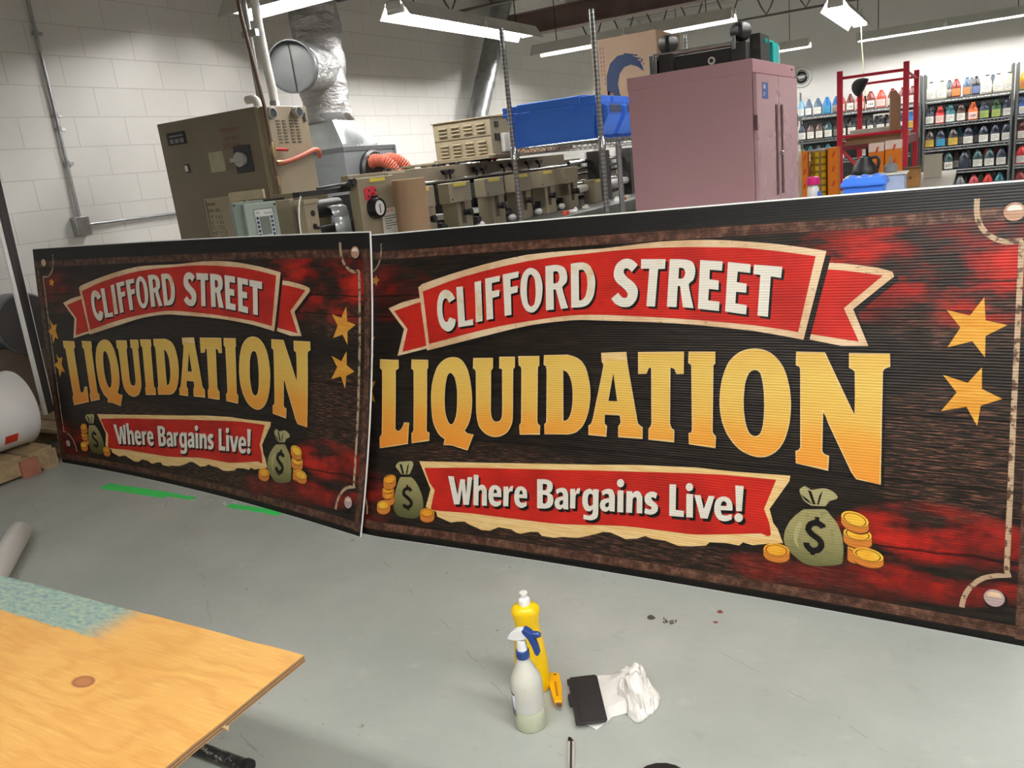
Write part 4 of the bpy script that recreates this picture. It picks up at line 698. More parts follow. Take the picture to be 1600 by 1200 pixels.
b.tube([(-5.3, 9.26, 2.37), (-5.3, 9.30, 2.43)], 0.131, 18).build('joint_band', steel, t, True)

# ---------------------------------------------------------------- label press
org = (-3.4, 5.6, 0)
pr = thing('label_press', 'long putty coloured label press with a row of print stations', 'printing press', org)
b = MB(org); b.box((-3.66, 3.42, 0.0), (-2.9, 6.9, 0.86)); b.build('cabinet_base', press_m, pr, bevel=0.01)
MB(org).box((-3.68, 3.38, 0.86), (-2.64, 8.75, 0.955)).box((-3.6, 8.55, 0), (-2.75, 8.7, 0.86)).build('bed', mat('dark_green_bed', (84, 88, 82), 0.45, 0.3, var=0.15, sc=7), pr, bevel=0.008)
MB(org).box((-3.37, 3.99, 1.322), (-3.31, 7.12, 1.415)).build('top_rail', press_m, pr, bevel=0.004)
MB(org).tube([(-3.19, 4.2, 1.313), (-3.19, 7.0, 1.313)], 0.009, 8).build('guide_rod', chrome, pr, True)
b = MB(org)
b.box((-3.62, 4.75, 1.43), (-3.56, 6.7, 1.435)).box((-3.62, 4.75, 1.33), (-3.56, 6.7, 1.36))
for y in (4.75, 5.0, 5.22, 5.42, 5.62, 6.1, 6.65): b.box((-3.62, y, 0.95), (-3.56, y + 0.06, 1.434))
b.box((-3.9, 5.35, 1.435), (-3.09, 6.7, 1.45)).build('support_frame', press_m, pr)
b = MB(org).box((-3.55, 4.1, 0.955), (-3.50, 7.0, 1.30)); b.build('rear_plate', blackish, pr)
CY = [4.305, 4.757, 5.229, 5.672, 6.113, 6.572]
for i, y in enumerate(CY):
    st = MB(org).box((-3.09, y - 0.14, 1.165), (-3.0, y + 0.14, 1.298)).build('print_station', press_m, pr, bevel=0.006)
    if i < 5: MB(org).box((-3.001, y - 0.085, 1.270), (-2.997, y + 0.075, 1.292)).build('yellow_label', tape_y, st)
    lg = MB(org).box((-3.15, y - 0.02, 0.95), (-3.03, y + 0.03, 1.165)).box((-3.15, y + 0.085, 0.95), (-3.03, y + 0.17, 1.165)).box((-3.15, y + 0.03, 0.95), (-3.03, y + 0.085, 1.015)).build('station_leg', press_m, pr, bevel=0.003)
    MB(org).tube([(-3.035, y + 0.07, 1.09), (-2.985, y + 0.09, 1.09)], 0.02, 10).lathe([(0.025, 0), (0.025, 0.018)], (-3.0, y + 0.085, 1.09), 10, 'x').build('knob', black, lg, True)
    MB(org).box((-3.13, y + 0.03, 1.015), (-3.10, y + 0.085, 1.165)).build('slot_plate', black, lg)
    MB(org).box((-2.9985, y - 0.12, 1.183), (-2.996, y - 0.108, 1.195)).build('screw', black, st)
    if i < 5:
        MB(org).box((-3.44, y + 0.17, 1.045), (-3.14, y + 0.33, 1.08)).build('white_tray', white, pr)
        MB(org).lathe([(0.055, y + 0.15), (0.055, y + 0.31)], (-3.30, 0, 1.215), 16, 'y').build('rubber_roller', mat('green_black_rubber', (50, 56, 50), 0.4), pr, True)
        b = MB(org)
        for k in range(9):
            rx, ry, rz_ = random.uniform(-3.25, -3.0), y + random.uniform(0.17, 0.32), random.uniform(0.96, 1.05); s_ = random.uniform(0.012, 0.03)
            b.box((rx - s_, ry - s_, rz_ - s_), (rx + s_, ry + s_, rz_ + s_))
        b.tube([(-3.08, y + 0.15, 1.02), (-3.08, y + 0.34, 1.02)], 0.018, 10).tube([(-3.18, y + 0.15, 1.04), (-3.18, y + 0.34, 1.04)], 0.03, 10).build('ink_train', blackish, pr)
        MB(org).ball((-3.02, y + 0.245, 0.985), 0.034, 10, (1, 1, 0.8)).build('white_cap', white, pr, True)
for y in (4.42, 5.018, 5.074, 5.448, 5.545, 5.876, 6.017, 6.305, 6.512):
    MB(org).tube([(-3.27, y, 1.315), (-3.27, y, 1.36)], 0.008, 8).prism([(-0.017, 0), (0.017, 0), (0.045, 0.024), (0.045, 0.034), (-0.045, 0.034), (-0.045, 0.024)], (-3.285, y, 1.352), UY, UZ, (0.03, 0, 0)).build('tee_knob', black, pr)
for y in (4.45, 4.98, 5.05, 5.30, 5.78, 5.86): MB(org).ball((-3.34, y, 1.423), 0.017, 8).build('bolt_knob', black, pr, True)
MB(org).tube([(-3.34, 5.5, 1.428), (-3.34, 5.80, 1.432)], 0.006, 6).build('lever', black, pr)
MB(org).tube([(-3.34, 5.78, 1.432), (-3.34, 5.90, 1.436)], 0.014, 8).build('lever_grip', red_p, pr, True)
# gauge panel and unwind frame at the near end
pn = MB(org).box((-3.07, 3.686, 0.955), (-3.0, 4.03, 1.39)).box((-3.07, 4.03, 0.955), (-3.03, 4.205, 1.402)).build('gauge_panel', press_m, pr, bevel=0.006)
b = MB(org).box((-3.0, 3.80, 1.362), (-2.996, 3.94, 1.382)); b.build('yellow_label', tape_y, pn)
b = MB(org).prism([(0, 0), (0.105, 0.0), (0.112, 0.05), (0.095, 0.075), (0.02, 0.07), (0, 0.062)], (-2.999, 3.735, 1.265), UY, UZ, (0.003, 0, 0)); b.build('red_sticker', mat('red_sticker', (204, 52, 66), 0.5), pn)
b = MB(org)
for y, z in ((3.77, 1.318), (3.80, 1.298), (3.83, 1.315), (3.76, 1.285)): b.box((-2.996, y, z - 0.008), (-2.9945, y + 0.014, z + 0.004))
b.build('sticker_lettering', ink_txt, pn)
gb = MB(org).lathe([(0, 0), (0.062, 0), (0.062, 0.03), (0.055, 0.05), (0.045, 0.05), (0.043, 0.045), (0, 0.045)], (-3.0, 3.80, 1.215), 24, 'x').box((-3.0, 3.785, 1.27), (-2.965, 3.815, 1.285)).build('dial_gauge', black, pr, True)
MB(org).lathe([(0, 0.0455), (0.042, 0.0455), (0.042, 0.047), (0, 0.047)], (-3.0, 3.80, 1.215), 24, 'x').build('gauge_face', white, gb)
MB(org).box((-2.953, 3.797, 1.185), (-2.951, 3.803, 1.235)).build('needle', ink_txt, gb)
pp = MB(org).prism([(0, 0), (0.18, -0.005), (0.175, 0.155), (0.01, 0.15)], (-2.999, 3.86, 1.05), UY, UZ, (0.002, 0, 0)).build('paper_notice', paper_m, pr)
b = MB(org); b.text('NOTICE', (-2.996, 3.905, 1.182), UY, UZ, 0.02, 0.02)
b.build('red_lettering', mat('red_ink', (190, 60, 60), 0.6), pp)
b = MB(org)
for r in range(6): b.box((-2.9968, 3.885, 1.155 - r * 0.014), (-2.996, 3.885 + (0.12, 0.13, 0.07, 0.125, 0.11, 0.05)[r], 1.160 - r * 0.014))
b.build('lettering', mat('grey_print', (120, 120, 122), 0.6), pp)
MB(org).box((-3.1, 3.27, 1.325), (-3.05, 3.70, 1.352)).tube([(-3.06, 3.42, 1.36), (-3.02, 3.55, 1.365), (-3.0, 3.66, 1.37)], 0.008, 6).build('top_bar', blackish, pr)
b = MB(org).lathe([(0.022, 0), (0.022, 0.03)], (-3.02, 3.655, 1.372), 12, 'x').box((-3.05, 3.60, 1.35), (-3.0, 3.67, 1.375)).build('clamp', blackish, pr)
b = MB(org).box((-3.12, 3.30, 0.955), (-3.06, 3.40, 1.30)); b.box((-3.14, 3.29, 1.285), (-3.05, 3.41, 1.31))
e = b.build('end_plate', press_m, pr, bevel=0.004)
for z in (1.235, 1.165, 1.05): MB(org).lathe([(0.016, 0), (0.016, 0.003)], (-3.06, 3.355, z), 14, 'x').build('port_hole', black, e)
MB(org).lathe([(0.05, 3.41), (0.05, 3.68)], (-3.16, 0, 1.25), 18, 'y').lathe([(0.035, 3.41), (0.035, 3.68)], (-3.12, 0, 1.13), 18, 'y').build('idler_roller', blackish, pr, True)
MB(org).tube([(-3.045, 3.36, 1.155), (-3.045, 3.66, 1.165)], 0.006, 6).build('guide_bar', black, pr)
MB(org).tube(spline([(-3.045, 3.27, 1.33), (-3.04, 3.24, 1.28), (-3.04, 3.22, 1.15), (-3.03, 3.25, 0.99)]), 0.004, 6).build('cable', white, pr)
w = []
for z, x in ((1.262, -3.13), (1.25, -3.105), (1.20, -3.092), (1.10, -3.085), (0.96, -3.08)): w.append((x + 0.055, z))
b = MB(org)
for i in range(len(w) - 1): b.add([(w[i][0], 3.49, w[i][1]), (w[i][0], 3.62, w[i][1]), (w[i + 1][0], 3.62, w[i + 1][1]), (w[i + 1][0], 3.49, w[i + 1][1])], [(0, 1, 2, 3)])
o = b.build('film_web', mat('silver_film', (186, 190, 190), 0.25, 0.5, var=0.08, sc=10), pr, True); sd = o.modifiers.new('thick', 'SOLIDIFY'); sd.thickness = 0.003
MB(org).box((-3.6, 3.39, 0.955), (-3.25, 3.43, 1.32)).build('side_frame', press_m, pr, bevel=0.004)
MB(org).box((-3.6, 3.62, 0.955), (-3.2, 3.66, 1.35)).build('side_frame', press_m, pr, bevel=0.004)
MB(org).box((-3.6, 3.43, 0.955), (-3.5, 3.62, 1.33)).build('back_cover', black, pr)
# far end uprights and rewind rollers
for y0, y1 in ((7.20, 7.48), (8.02, 8.34)):
    MB(org).box((-3.12, y0, 0.955), (-3.0, y1, 1.41)).build('upright', blackish, pr, bevel=0.005)
for x, z, r, m in ((-3.1, 1.33, 0.018, chrome), (-3.14, 1.22, 0.012, blackish), (-3.1, 1.14, 0.03, chrome), (-3.06, 1.095, 0.035, white), (-3.12, 1.02, 0.02, blackish), (-3.1, 1.27, 0.012, black)):
    MB(org).tube([(x, 6.75, z), (x, 8.25, z - 0.0)], r, 12).build('web_roller', m, pr, True)
b = MB(org).box((-3.45, 6.80, 0.955), (-3.38, 8.6, 1.36)); b.build('web_backing', mat('brown_web', (118, 106, 88), 0.5), pr)
sb = MB(org).box((-3.08, 6.98, 0.955), (-2.97, 7.14, 1.16)).build('stop_block', press_m, pr, bevel=0.004)
b = MB(org).box((-2.971, 7.02, 1.135), (-2.967, 7.12, 1.158)); b.build('yellow_label', tape_y, sb)
for y, z, w_, h_ in ((7.62, 1.25, 0.12, 0.16), (7.85, 1.28, 0.1, 0.2), (8.42, 1.2, 0.14, 0.2)):
    MB(org).box((-3.37, y, z), (-3.32, y + w_, z + h_)).build('label_sheet', white, pr)

t = thing('vented_control_box', 'beige louvred control box sitting above the press stations', 'control box', (-3.37, 5.65, 1.452)); o2 = (-3.37, 5.65, 1.452)
bd = MB(o2).box((-3.62, 5.45, 1.452), (-3.11, 5.85, 1.728)).build('body', press_m, t, bevel=0.006)
MB(o2).box((-3.63, 5.44, 1.728), (-3.10, 5.86, 1.737)).build('lid', press_m, t, bevel=0.003)
MB(o2).box((-3.615, 5.446, 1.598), (-3.115, 5.451, 1.602)).build('seam', mat('seam_shadow_gap', (84, 76, 60), 0.7), t)
MB(o2).box((-3.64, 5.435, 1.4515), (-3.08, 5.86, 1.463)).build('base_lip', press_m, t, bevel=0.003)
for r, (zz, n) in enumerate(((1.694, 3), (1.566, 4))):
    for c in range(4):
        b = MB(o2)
        for k in range(n):
            z = zz - k * 0.026; x = -3.565 + c * 0.112
            b.prism([(0, 0), (0.014, -0.008), (0.010, -0.016), (0, -0.016)], (x, 5.45, z), (0, -1, 0), UZ, (0.072, 0, 0))
        b.build('louvre', press_m, t, bevel=0.002)
MB(o2).box((-3.11, 5.50, 1.56), (-3.10, 5.57, 1.61)).build('socket_plate', black, t)
MB(o2).box((-3.11, 5.58, 1.47), (-3.075, 5.70, 1.61), 0.0).build('paper_roll', paper_m, t, bevel=0.01)
MB(o2).box((-3.11, 5.51, 1.655), (-3.10, 5.56, 1.695)).build('switch', blackish, t)
for k, (y, z) in enumerate(((0.0, 1.68), (0.02, 1.61), (0.03, 1.55), (0.035, 1.51))):
    MB(o2).tube(spline([(-3.62, 5.56, z), (-3.645 + y * 0.6, 5.56, z), (-3.672 + y, 5.555, z - 0.05), (-3.668 + y, 5.55, 1.50), (-3.66 + y * 0.3, 5.545, 1.461)]), 0.008 if k < 1 else 0.005, 6).build('cable', black if k != 1 else white, t, True)
t = thing('cardboard_carton', 'plain cardboard carton just showing behind the blue bins', 'carton', (-3.6, 6.42, 1.45)); o2 = (-3.6, 6.42, 1.45)
MB(o2).box((-3.60, 6.25, 1.4505), (-2.98, 6.6, 1.79)).build('box', kraft, t, bevel=0.004)
MB(o2).box((-3.60, 6.40, 1.79), (-2.98, 6.44, 1.792)).build('packing_tape', mat('brown_tape', (150, 116, 78), 0.3), t)

# control panel and chart in front of the cabinet
t = thing('control_panel', 'grey green operator panel with small screen and blue keys', 'control panel', (-3.30, 3.20, 0), R_(-31))
gg, pg = mat('grey_green', (124, 136, 126), 0.5, var=0.04), mat('pale_grey_green', (146, 158, 148), 0.5, var=0.04)
MB().box((-0.09, -0.125, 1.06), (0.0, 0.04, 1.335)).build('back_box', gg, t, bevel=0.006)
fr = MB().box((0.0, -0.085, 1.04), (0.075, 0.085, 1.322)).build('front_box', pg, t, bevel=0.008)
kp = MB().box((0.075, -0.038, 1.105), (0.078, 0.062, 1.290)).build('keypad', mat('keypad_grey', (206, 208, 204), 0.4), t)
b = MB()
for (y0, y1, z0, z1) in ((-0.038, -0.036, 1.105, 1.29), (0.060, 0.062, 1.105, 1.29), (-0.038, 0.062, 1.105, 1.108), (-0.038, 0.062, 1.287, 1.29)): b.box((0.0775, y0, z0), (0.0792, y1, z1))
b.build('border', ink_txt, kp)
MB().box((0.077, -0.014, 1.155), (0.0802, 0.038, 1.250)).build('screen', mat('lcd_grey', (110, 116, 108), 0.25), t)
for sde in (-0.031, 0.043):
    for k in range(5): MB().box((0.077, sde, 1.236 - k * 0.022), (0.081, sde + 0.012, 1.251 - k * 0.022)).build('key', mat('blue_key', (40, 46, 92), 0.4), t)
for k in range(3): MB().box((0.077, -0.010 + k * 0.018, 1.118), (0.081, 0.002 + k * 0.018, 1.134)).build('key', black, t)
MB().text('Dieset', (0.0792, 0.012, 1.262), UY, UZ, 0.016).text('EEP', (0.0792, -0.03, 1.266), UY, UZ, 0.014).build('lettering', ink_txt, kp)
for y_, z_ in ((-0.115, 1.32), (0.075, 1.305)): MB().lathe([(0.006, 0), (0.006, 0.002)], (0.075 if y_ > 0 else 0.0, y_, z_), 8, 'x').build('screw', black, t)
MB().box((-0.07, -0.06, 0.0), (-0.01, 0.0, 1.06)).build('post', press_m, t)
t = thing('die_chart', 'narrow beige plate lettered with die sizes before the electrical cabinet', 'size chart', (-4.1, 3.72, 0)); o2 = (-4.1, 3.72, 0)
MB(o2).box((-4.268, 3.70, 0.0), (-4.03, 3.75, 1.372)).build('plate', beige, t, bevel=0.003)
MB(o2).box((-4.03, 3.69, 0.0), (-3.985, 3.76, 1.39)).build('side_post', mat('cream_enamel', (190, 176, 144), 0.5), t, bevel=0.004)
MB(o2).box((-4.03, 3.70, 1.335), (-3.745, 3.72, 1.392)).build('crossbar', mat('cream_enamel', (190, 176, 144), 0.5), t, bevel=0.003)
b = MB(o2)
b.text('sheet', (-4.245, 3.698, 1.325), UX, UZ, 0.036).text('title die', (-4.245, 3.698, 1.285), UX, UZ, 0.036)
for i, s_ in enumerate(('7"  = 4.3', '6"  = 3.6', '5"  = 2.5', '4.5" = 1.5', '4"  = 1.25')): b.text(s_, (-4.235, 3.698, 1.240 - i * 0.032), UX, UZ, 0.032)
b.box((-4.252, 3.698, 1.0), (-4.249, 3.70, 1.36)).build('lettering', ink_txt, t)
MB(o2).tube([(-3.93, 3.74, 1.34), (-3.90, 3.735, 1.24)], 0.008, 8).build('marker_body', white, t, True)
MB(o2).tube([(-3.90, 3.735, 1.24), (-3.885, 3.73, 1.18)], 0.009, 8).build('marker_tip', black, t, True)
t = thing('cardboard_core', 'tall kraft cardboard tube standing beside the gauge panel', 'cardboard tube', (-2.86, 3.98, 0.9565))
MB().lathe([(0.098, 0), (0.098, 0.398), (0.086, 0.40), (0.086, 0.30), (0, 0.30)], (0, 0, 0), 28).build('tube_wall', kraft, t, True)

# loose things on the far end of the press bed
for i, (x, y, c, s_) in enumerate(((-2.74, 6.0, (232, 228, 220), 0.05), (-2.78, 6.32, (214, 208, 196), 0.04), (-2.72, 6.9, (236, 232, 228), 0.06), (-2.8, 7.3, (220, 215, 205), 0.05), (-2.72, 7.75, (238, 236, 232), 0.055), (-2.78, 8.2, (200, 196, 184), 0.06))):
    b = MB(); vs = []
    for k in range(7):
        a = k * 2 * pi / 7; r = s_ * random.uniform(0.6, 1.1); vs.append((r * cos(a), r * 0.8 * sin(a)))
    pk = [(x_ * 0.4, y_ * 0.4, s_ * random.uniform(0.35, 0.8)) for x_, y_ in vs]
    b.rings([[(p[0], p[1], 0.0) for p in vs], [(p[0] * 0.9, p[1] * 0.8, s_ * random.uniform(0.2, 0.5)) for p in vs], pk])
    o = b.build('paper_scrap', mat('scrap_paper_%d' % i, c, 0.8, bump=0.3), None, False, loc=(x, y, 0.956))
    tag(o, ('crumpled white paper scrap on the press bed under the wire shelf', 'small buff paper scrap on the press bed beside the slim post', 'larger crumpled white scrap on the dark press bed', 'pale scrap on the press bed before the first black upright', 'white scrap on the press bed between the black uprights', 'grey scrap at the far end of the press bed')[i], 'paper scrap')
for i, (x, y, r) in enumerate(((-2.70, 5.75, 0.03), (-2.72, 7.05, 0.022), (-2.74, 7.95, 0.025))):
    o = MB().lathe([(0.0, 0), (r, 0), (r, r * 0.9), (r * 0.9, r), (0, r)], (0, 0, 0), 12).build('red_cap', mat('orange_red_cap', (206, 84, 58), 0.4), None, True, loc=(x, y, 0.956))
    tag(o, ('orange red cap on the press bed toward the gauge panel', 'small orange cap on the press bed at the first upright', 'orange cap near the far end of the press bed')[i], 'cap')

# ---------------------------------------------------------------- chrome wire shelf, bins and carton
org = (-2.23, 5.6, 0)
def banded_chrome():
    m = bpy.data.materials.new('grooved_chrome'); g = NT(m); o = g.xyz(g.coord())
    w = g.m('FRACT', g.m('DIVIDE', o[2], 0.0254)); k = g.m('LESS_THAN', w, 0.14)
    g.base(g.mix(k, lin((150, 150, 150)), lin((225, 225, 225)))); g.bsdf.inputs['Metallic'].default_value = 0.9; g.bsdf.inputs['Roughness'].default_value = 0.28
    g.bump(k, 0.6, 0.002); return m
post_m = banded_chrome()
sf = thing('wire_shelf', 'chrome wire shelving unit carrying blue bins beside the pink cabinet', 'wire shelf', org)
x0, x1, y0, y1 = -2.531, -1.93, 4.70, 6.53
for x, y, z in ((x0, y0, 2.178), (x1, y0, 2.18), (x0, y1, 2.18), (x1, y1, 2.18)):
    b = MB(org).lathe([(0.0155, 0.03), (0.0155, z)], (x, y, 0), 14); b.build('post', post_m, sf, True)
    MB(org).lathe([(0.018, 0), (0.018, 0.03)], (x, y, 0), 12).build('foot', black, sf, True)
    MB(org).lathe([(0.019, 1.395), (0.024, 1.40), (0.021, 1.47), (0.018, 1.475)], (x, y, 0), 14).build('collar', chrome, sf, True)
MB(org).lathe([(0.014, 0.0), (0.014, 1.42)], (x1, 4.955, 0), 12).build('mid_post', steel, sf, True)
def wire_deck(z, x0, x1, y0, y1, pitch=0.035, r=0.0028, h=0.038, fine=True):
    b = MB(org) if fine else MB()
    for zz in (z, z - h):
        b.tube([(x0, y0, zz), (x1, y0, zz)], r * 1.4, 6).tube([(x0, y1, zz), (x1, y1, zz)], r * 1.4, 6).tube([(x0, y0, zz), (x0, y1, zz)], r * 1.4, 6).tube([(x1, y0, zz), (x1, y1, zz)], r * 1.4, 6)
    def zig(a, c, n):
        a, c = Vector(a), Vector(c); b.tube([a.lerp(c, i / n) + Vector((0, 0, -h if i % 2 else 0)) for i in range(n + 1)], r, 5)
    nx, ny = max(2, round((x1 - x0) / 0.05)), max(2, round((y1 - y0) / 0.05))
    for yy in (y0, y1): zig((x0, yy, z), (x1, yy, z), nx)
    for xx in (x0, x1): zig((xx, y0, z), (xx, y1, z), ny)
    n = int((y1 - y0) / pitch) if fine else 8
    for i in range(1, n): y = y0 + (y1 - y0) * i / n; b.tube([(x0, y, z), (x1, y, z)], r * 0.8, 5)
    return b
wire_deck(1.462, x0, x1, y0, y1).build('wire_deck', chrome, sf)
wire_deck(0.30, x0, x1, y0, y1).build('wire_deck', chrome, sf)

blue = mat('blue_polypropylene', (70, 134, 255), 0.42, var=0.05, sc=3)
blue_lt = mat('light_blue_plastic', (70, 108, 205), 0.4, var=0.04)
def make_bin(loc, label):
    t = thing('storage_bin', label, 'storage bin', loc, 0, 'blue bins on the wire shelf')
    L, w, h = 0.31, 0.118, 0.205
    MB().rings([[(-L + 0.03, -w + 0.012, 0), (L - 0.03, -w + 0.012, 0), (L - 0.03, w - 0.012, 0), (-L + 0.03, w - 0.012, 0)], [(-L, -w, h), (L - 0.005, -w, h), (L - 0.005, w, h), (-L, w, h)]]).build('body', blue, t, bevel=0.008)
    MB().box((-L - 0.022, -w - 0.006, h - 0.012), (L + 0.008, w + 0.006, h + 0.006)).build('rim', blue, t, bevel=0.004)
    for x in (-0.16, 0.14): MB().box((x - 0.03, -w - 0.010, h - 0.02), (x + 0.03, -w - 0.002, h + 0.004)).box((x + 0.008, -w - 0.010, h - 0.048), (x + 0.024, -w - 0.002, h - 0.018)).build('lug', blue, t, bevel=0.003)
    MB().box((-L - 0.016, -w - 0.002, h + 0.006), (L + 0.002, w + 0.002, h + 0.046)).box((-L + 0.09, -w - 0.006, h + 0.006), (L - 0.10, -w, h + 0.052)).box((-L + 0.1, -w + 0.02, h + 0.046), (L - 0.08, w - 0.02, h + 0.056)).build('lid', blue, t, bevel=0.008)
    MB().prism([(0, 0.0), (0.02, 0.0), (0.085, 0.11), (0.085, 0.165), (0.0, 0.20)], (L - 0.012, -w + 0.006, 0.018), UX, UZ, (0, 2 * w - 0.012, 0)).build('hopper_front', blue, t, bevel=0.005)
    n = MB().prism([(0, 0), (0.062, 0), (0.062, 0.19), (0, 0.19)], (L + 0.074, -0.095, 0.135), (0, 0, 1), UY, (0.004, 0, 0)).build('label_holder', blue_lt, t, bevel=0.002)
    MB().prism([(0.01, 0.012), (0.05, 0.012), (0.05, 0.178), (0.01, 0.178)], (L + 0.0785, -0.095, 0.135), (0, 0, 1), UY, (0.002, 0, 0)).build('dark_window', mat('navy_window', (30, 44, 86), 0.3), n)
    q = MB().prism([(0, 0), (0.075, 0), (0.065, 0.085), (0.0, 0.085)], (L + 0.012, -0.045, 0.03), UY, (0.5, 0, 0.86), (0.002, 0, 0)).build('label_card', paper_m, t)
    return t
b0 = make_bin((-2.275, 4.853, 1.467), 'blue lidded bin at the shelf front, its whole long side showing')
dup(b0, (-2.275, 5.145, 1.467), None, 'blue bin second along the wire shelf, only its sloped front showing')
dup(b0, (-2.275, 5.437, 1.467), None, 'blue bin deepest along the shelf, cut off by the pink cabinet')

t = thing('cardboard_box', 'large cardboard box with a dark blue wave emblem on the wire shelf', 'cardboard box', (-2.2, 6.15, 1.465)); o2 = (-2.2, 6.15, 1.465)
fx0, fx1, fy, bz0, bz1 = -2.45, -1.952, 5.90, 1.466, 2.175
bx = MB(o2).box((fx0, fy, bz0), (fx1, 6.45, bz1)).build('carton', mat('brown_board', (152, 126, 100), 0.8, var=0.06, sc=5, bump=0.08), t, bevel=0.004)
blue_ink = mat('navy_print', (28, 44, 72), 0.8, var=0.06, sc=12)
pxs = 0.00485
def em(pts): return [((x - 1000) * pxs, (135 - y) * pxs) for x, y in pts]
crest = [(958, 150), (954, 135), (955, 115), (962, 98), (974, 89), (990, 88), (1003, 95), (1012, 108), (1014, 116), (1004, 108), (994, 104), (984, 106), (976, 114), (972, 128), (974, 142), (980, 156), (970, 156)]
wo = ((fx0 + fx1) / 2 + 0.075, fy - 0.0015, 1.82)
b = MB(o2).prism(em(crest), wo, UX, UZ, (0, 0.001, 0))
for (xa, ya, xb) in ((985, 88, 1006), (988, 93, 1010), (991, 98, 1012)): b.prism(em([(xa, ya - 1.5), (xb, ya + 4), (xb, ya + 6), (xa, ya + 1)]), (wo[0], fy - 0.002, wo[2]), UX, UZ, (0, 0.0005, 0))
for (xa, ya, r) in ((1012, 100, 1.6), (1009, 106, 1.4), (1015, 106, 1.0), (957, 140, 3)): b.prism(em([(xa + r * cos(k * pi / 4), ya + r * sin(k * pi / 4)) for k in range(8)]), wo, UX, UZ, (0, 0.001, 0))
b.build('wave_print', blue_ink, bx)
b = MB(o2)
for k, L_ in enumerate((0.32, 0.22, 0.28)):
    for j in range(int(L_ / 0.03)): b.box((fx0 + 0.045 + k * 0.022, fy - 0.002, 2.10 - j * 0.03), (fx0 + 0.052 + k * 0.022, fy - 0.001, 2.12 - j * 0.03))
b.box((fx0 + 0.12, fy - 0.002, 1.76), (fx0 + 0.15, fy - 0.001, 1.80)).build('edge_lettering', mat('brown_print', (110, 84, 62), 0.8), bx)
b = MB(o2)
for j in range(8): b.box((fx1 + 0.0005, 6.16, 1.86 + j * 0.022), (fx1 + 0.0015, 6.17, 1.872 + j * 0.022))
b.build('side_lettering', mat('brown_print', (110, 84, 62), 0.8), bx)
MB(o2).box((fx1, fy + 0.24, bz1 - 0.10), (fx1 + 0.001, fy + 0.30, bz1 + 0.001)).build('packing_tape', mat('brown_tape', (150, 116, 78), 0.3), bx)

# ---------------------------------------------------------------- pink cabinet
pink = mat('mauve_enamel', (164, 124, 130), 0.45, var=0.03, sc=2)
pink_d = mat('mauve_enamel_doors', (168, 130, 136), 0.28, var=0.03, sc=2)
t = thing('storage_cabinet', 'tall mauve pink two door metal storage cabinet', 'cabinet', (-0.847, 3.833, 0), R_(-2.5))
sw, dw, hh = 0.585, 0.80, 1.70
MB().box((-sw, 0.0, 0.04), (0, dw, hh)).box((-sw + 0.03, 0.03, 0), (-0.03, dw - 0.03, 0.04)).build('body', pink, t, bevel=0.004)
MB().box((-sw - 0.002, -0.003, hh - 0.055), (0.006, dw + 0.003, hh + 0.003)).build('top_band', pink, t, bevel=0.003)
for i, (ya, yb) in enumerate(((0.004, 0.397), (0.403, 0.796))):
    d = MB().box((0.001, ya, 0.07), (0.018, yb, hh - 0.06)).build('door', pink_d, t, bevel=0.003)
    hy = 0.35 if i == 0 else 0.45
    MB().prism([(-0.02, 0), (0.02, 0), (0.014, 0.21), (0.02, 0.42), (-0.02, 0.42), (-0.014, 0.21)], (0.0175, hy, 1.09), UY, UZ, (0.004, 0, 0)).build('handle_recess', mat('dark_mauve', (70, 36, 42), 0.5), d)
    MB().box((0.004, (-0.002 if i == 0 else dw - 0.006), 1.40), (0.0195, (0.006 if i == 0 else dw + 0.002), 1.465)).build('hinge', mat('dark_mauve', (70, 36, 42), 0.5), d)
MB().lathe([(0.012, 0.0), (0.012, 0.014), (0.008, 0.018), (0.0, 0.018)], (0.018, 0.412, 1.285), 14, 'x').build('lock', chrome, t, True)
b = MB().box((0.018, 0.10, 1.535), (0.0195, 0.20, 1.605)); l = b.build('blue_label', mat('blue_label', (58, 78, 130), 0.5), t)
MB().text('SHE', (0.020, 0.112, 1.578), UY, UZ, 0.024, 0.02).text('SET', (0.020, 0.112, 1.548), UY, UZ, 0.022).build('label_lettering', white, l)
MB().box((0.006, 0.72, hh - 0.022), (0.008, 0.76, hh - 0.014)).build('maker_plate', mat('dark_mauve', (70, 36, 42), 0.5), t)
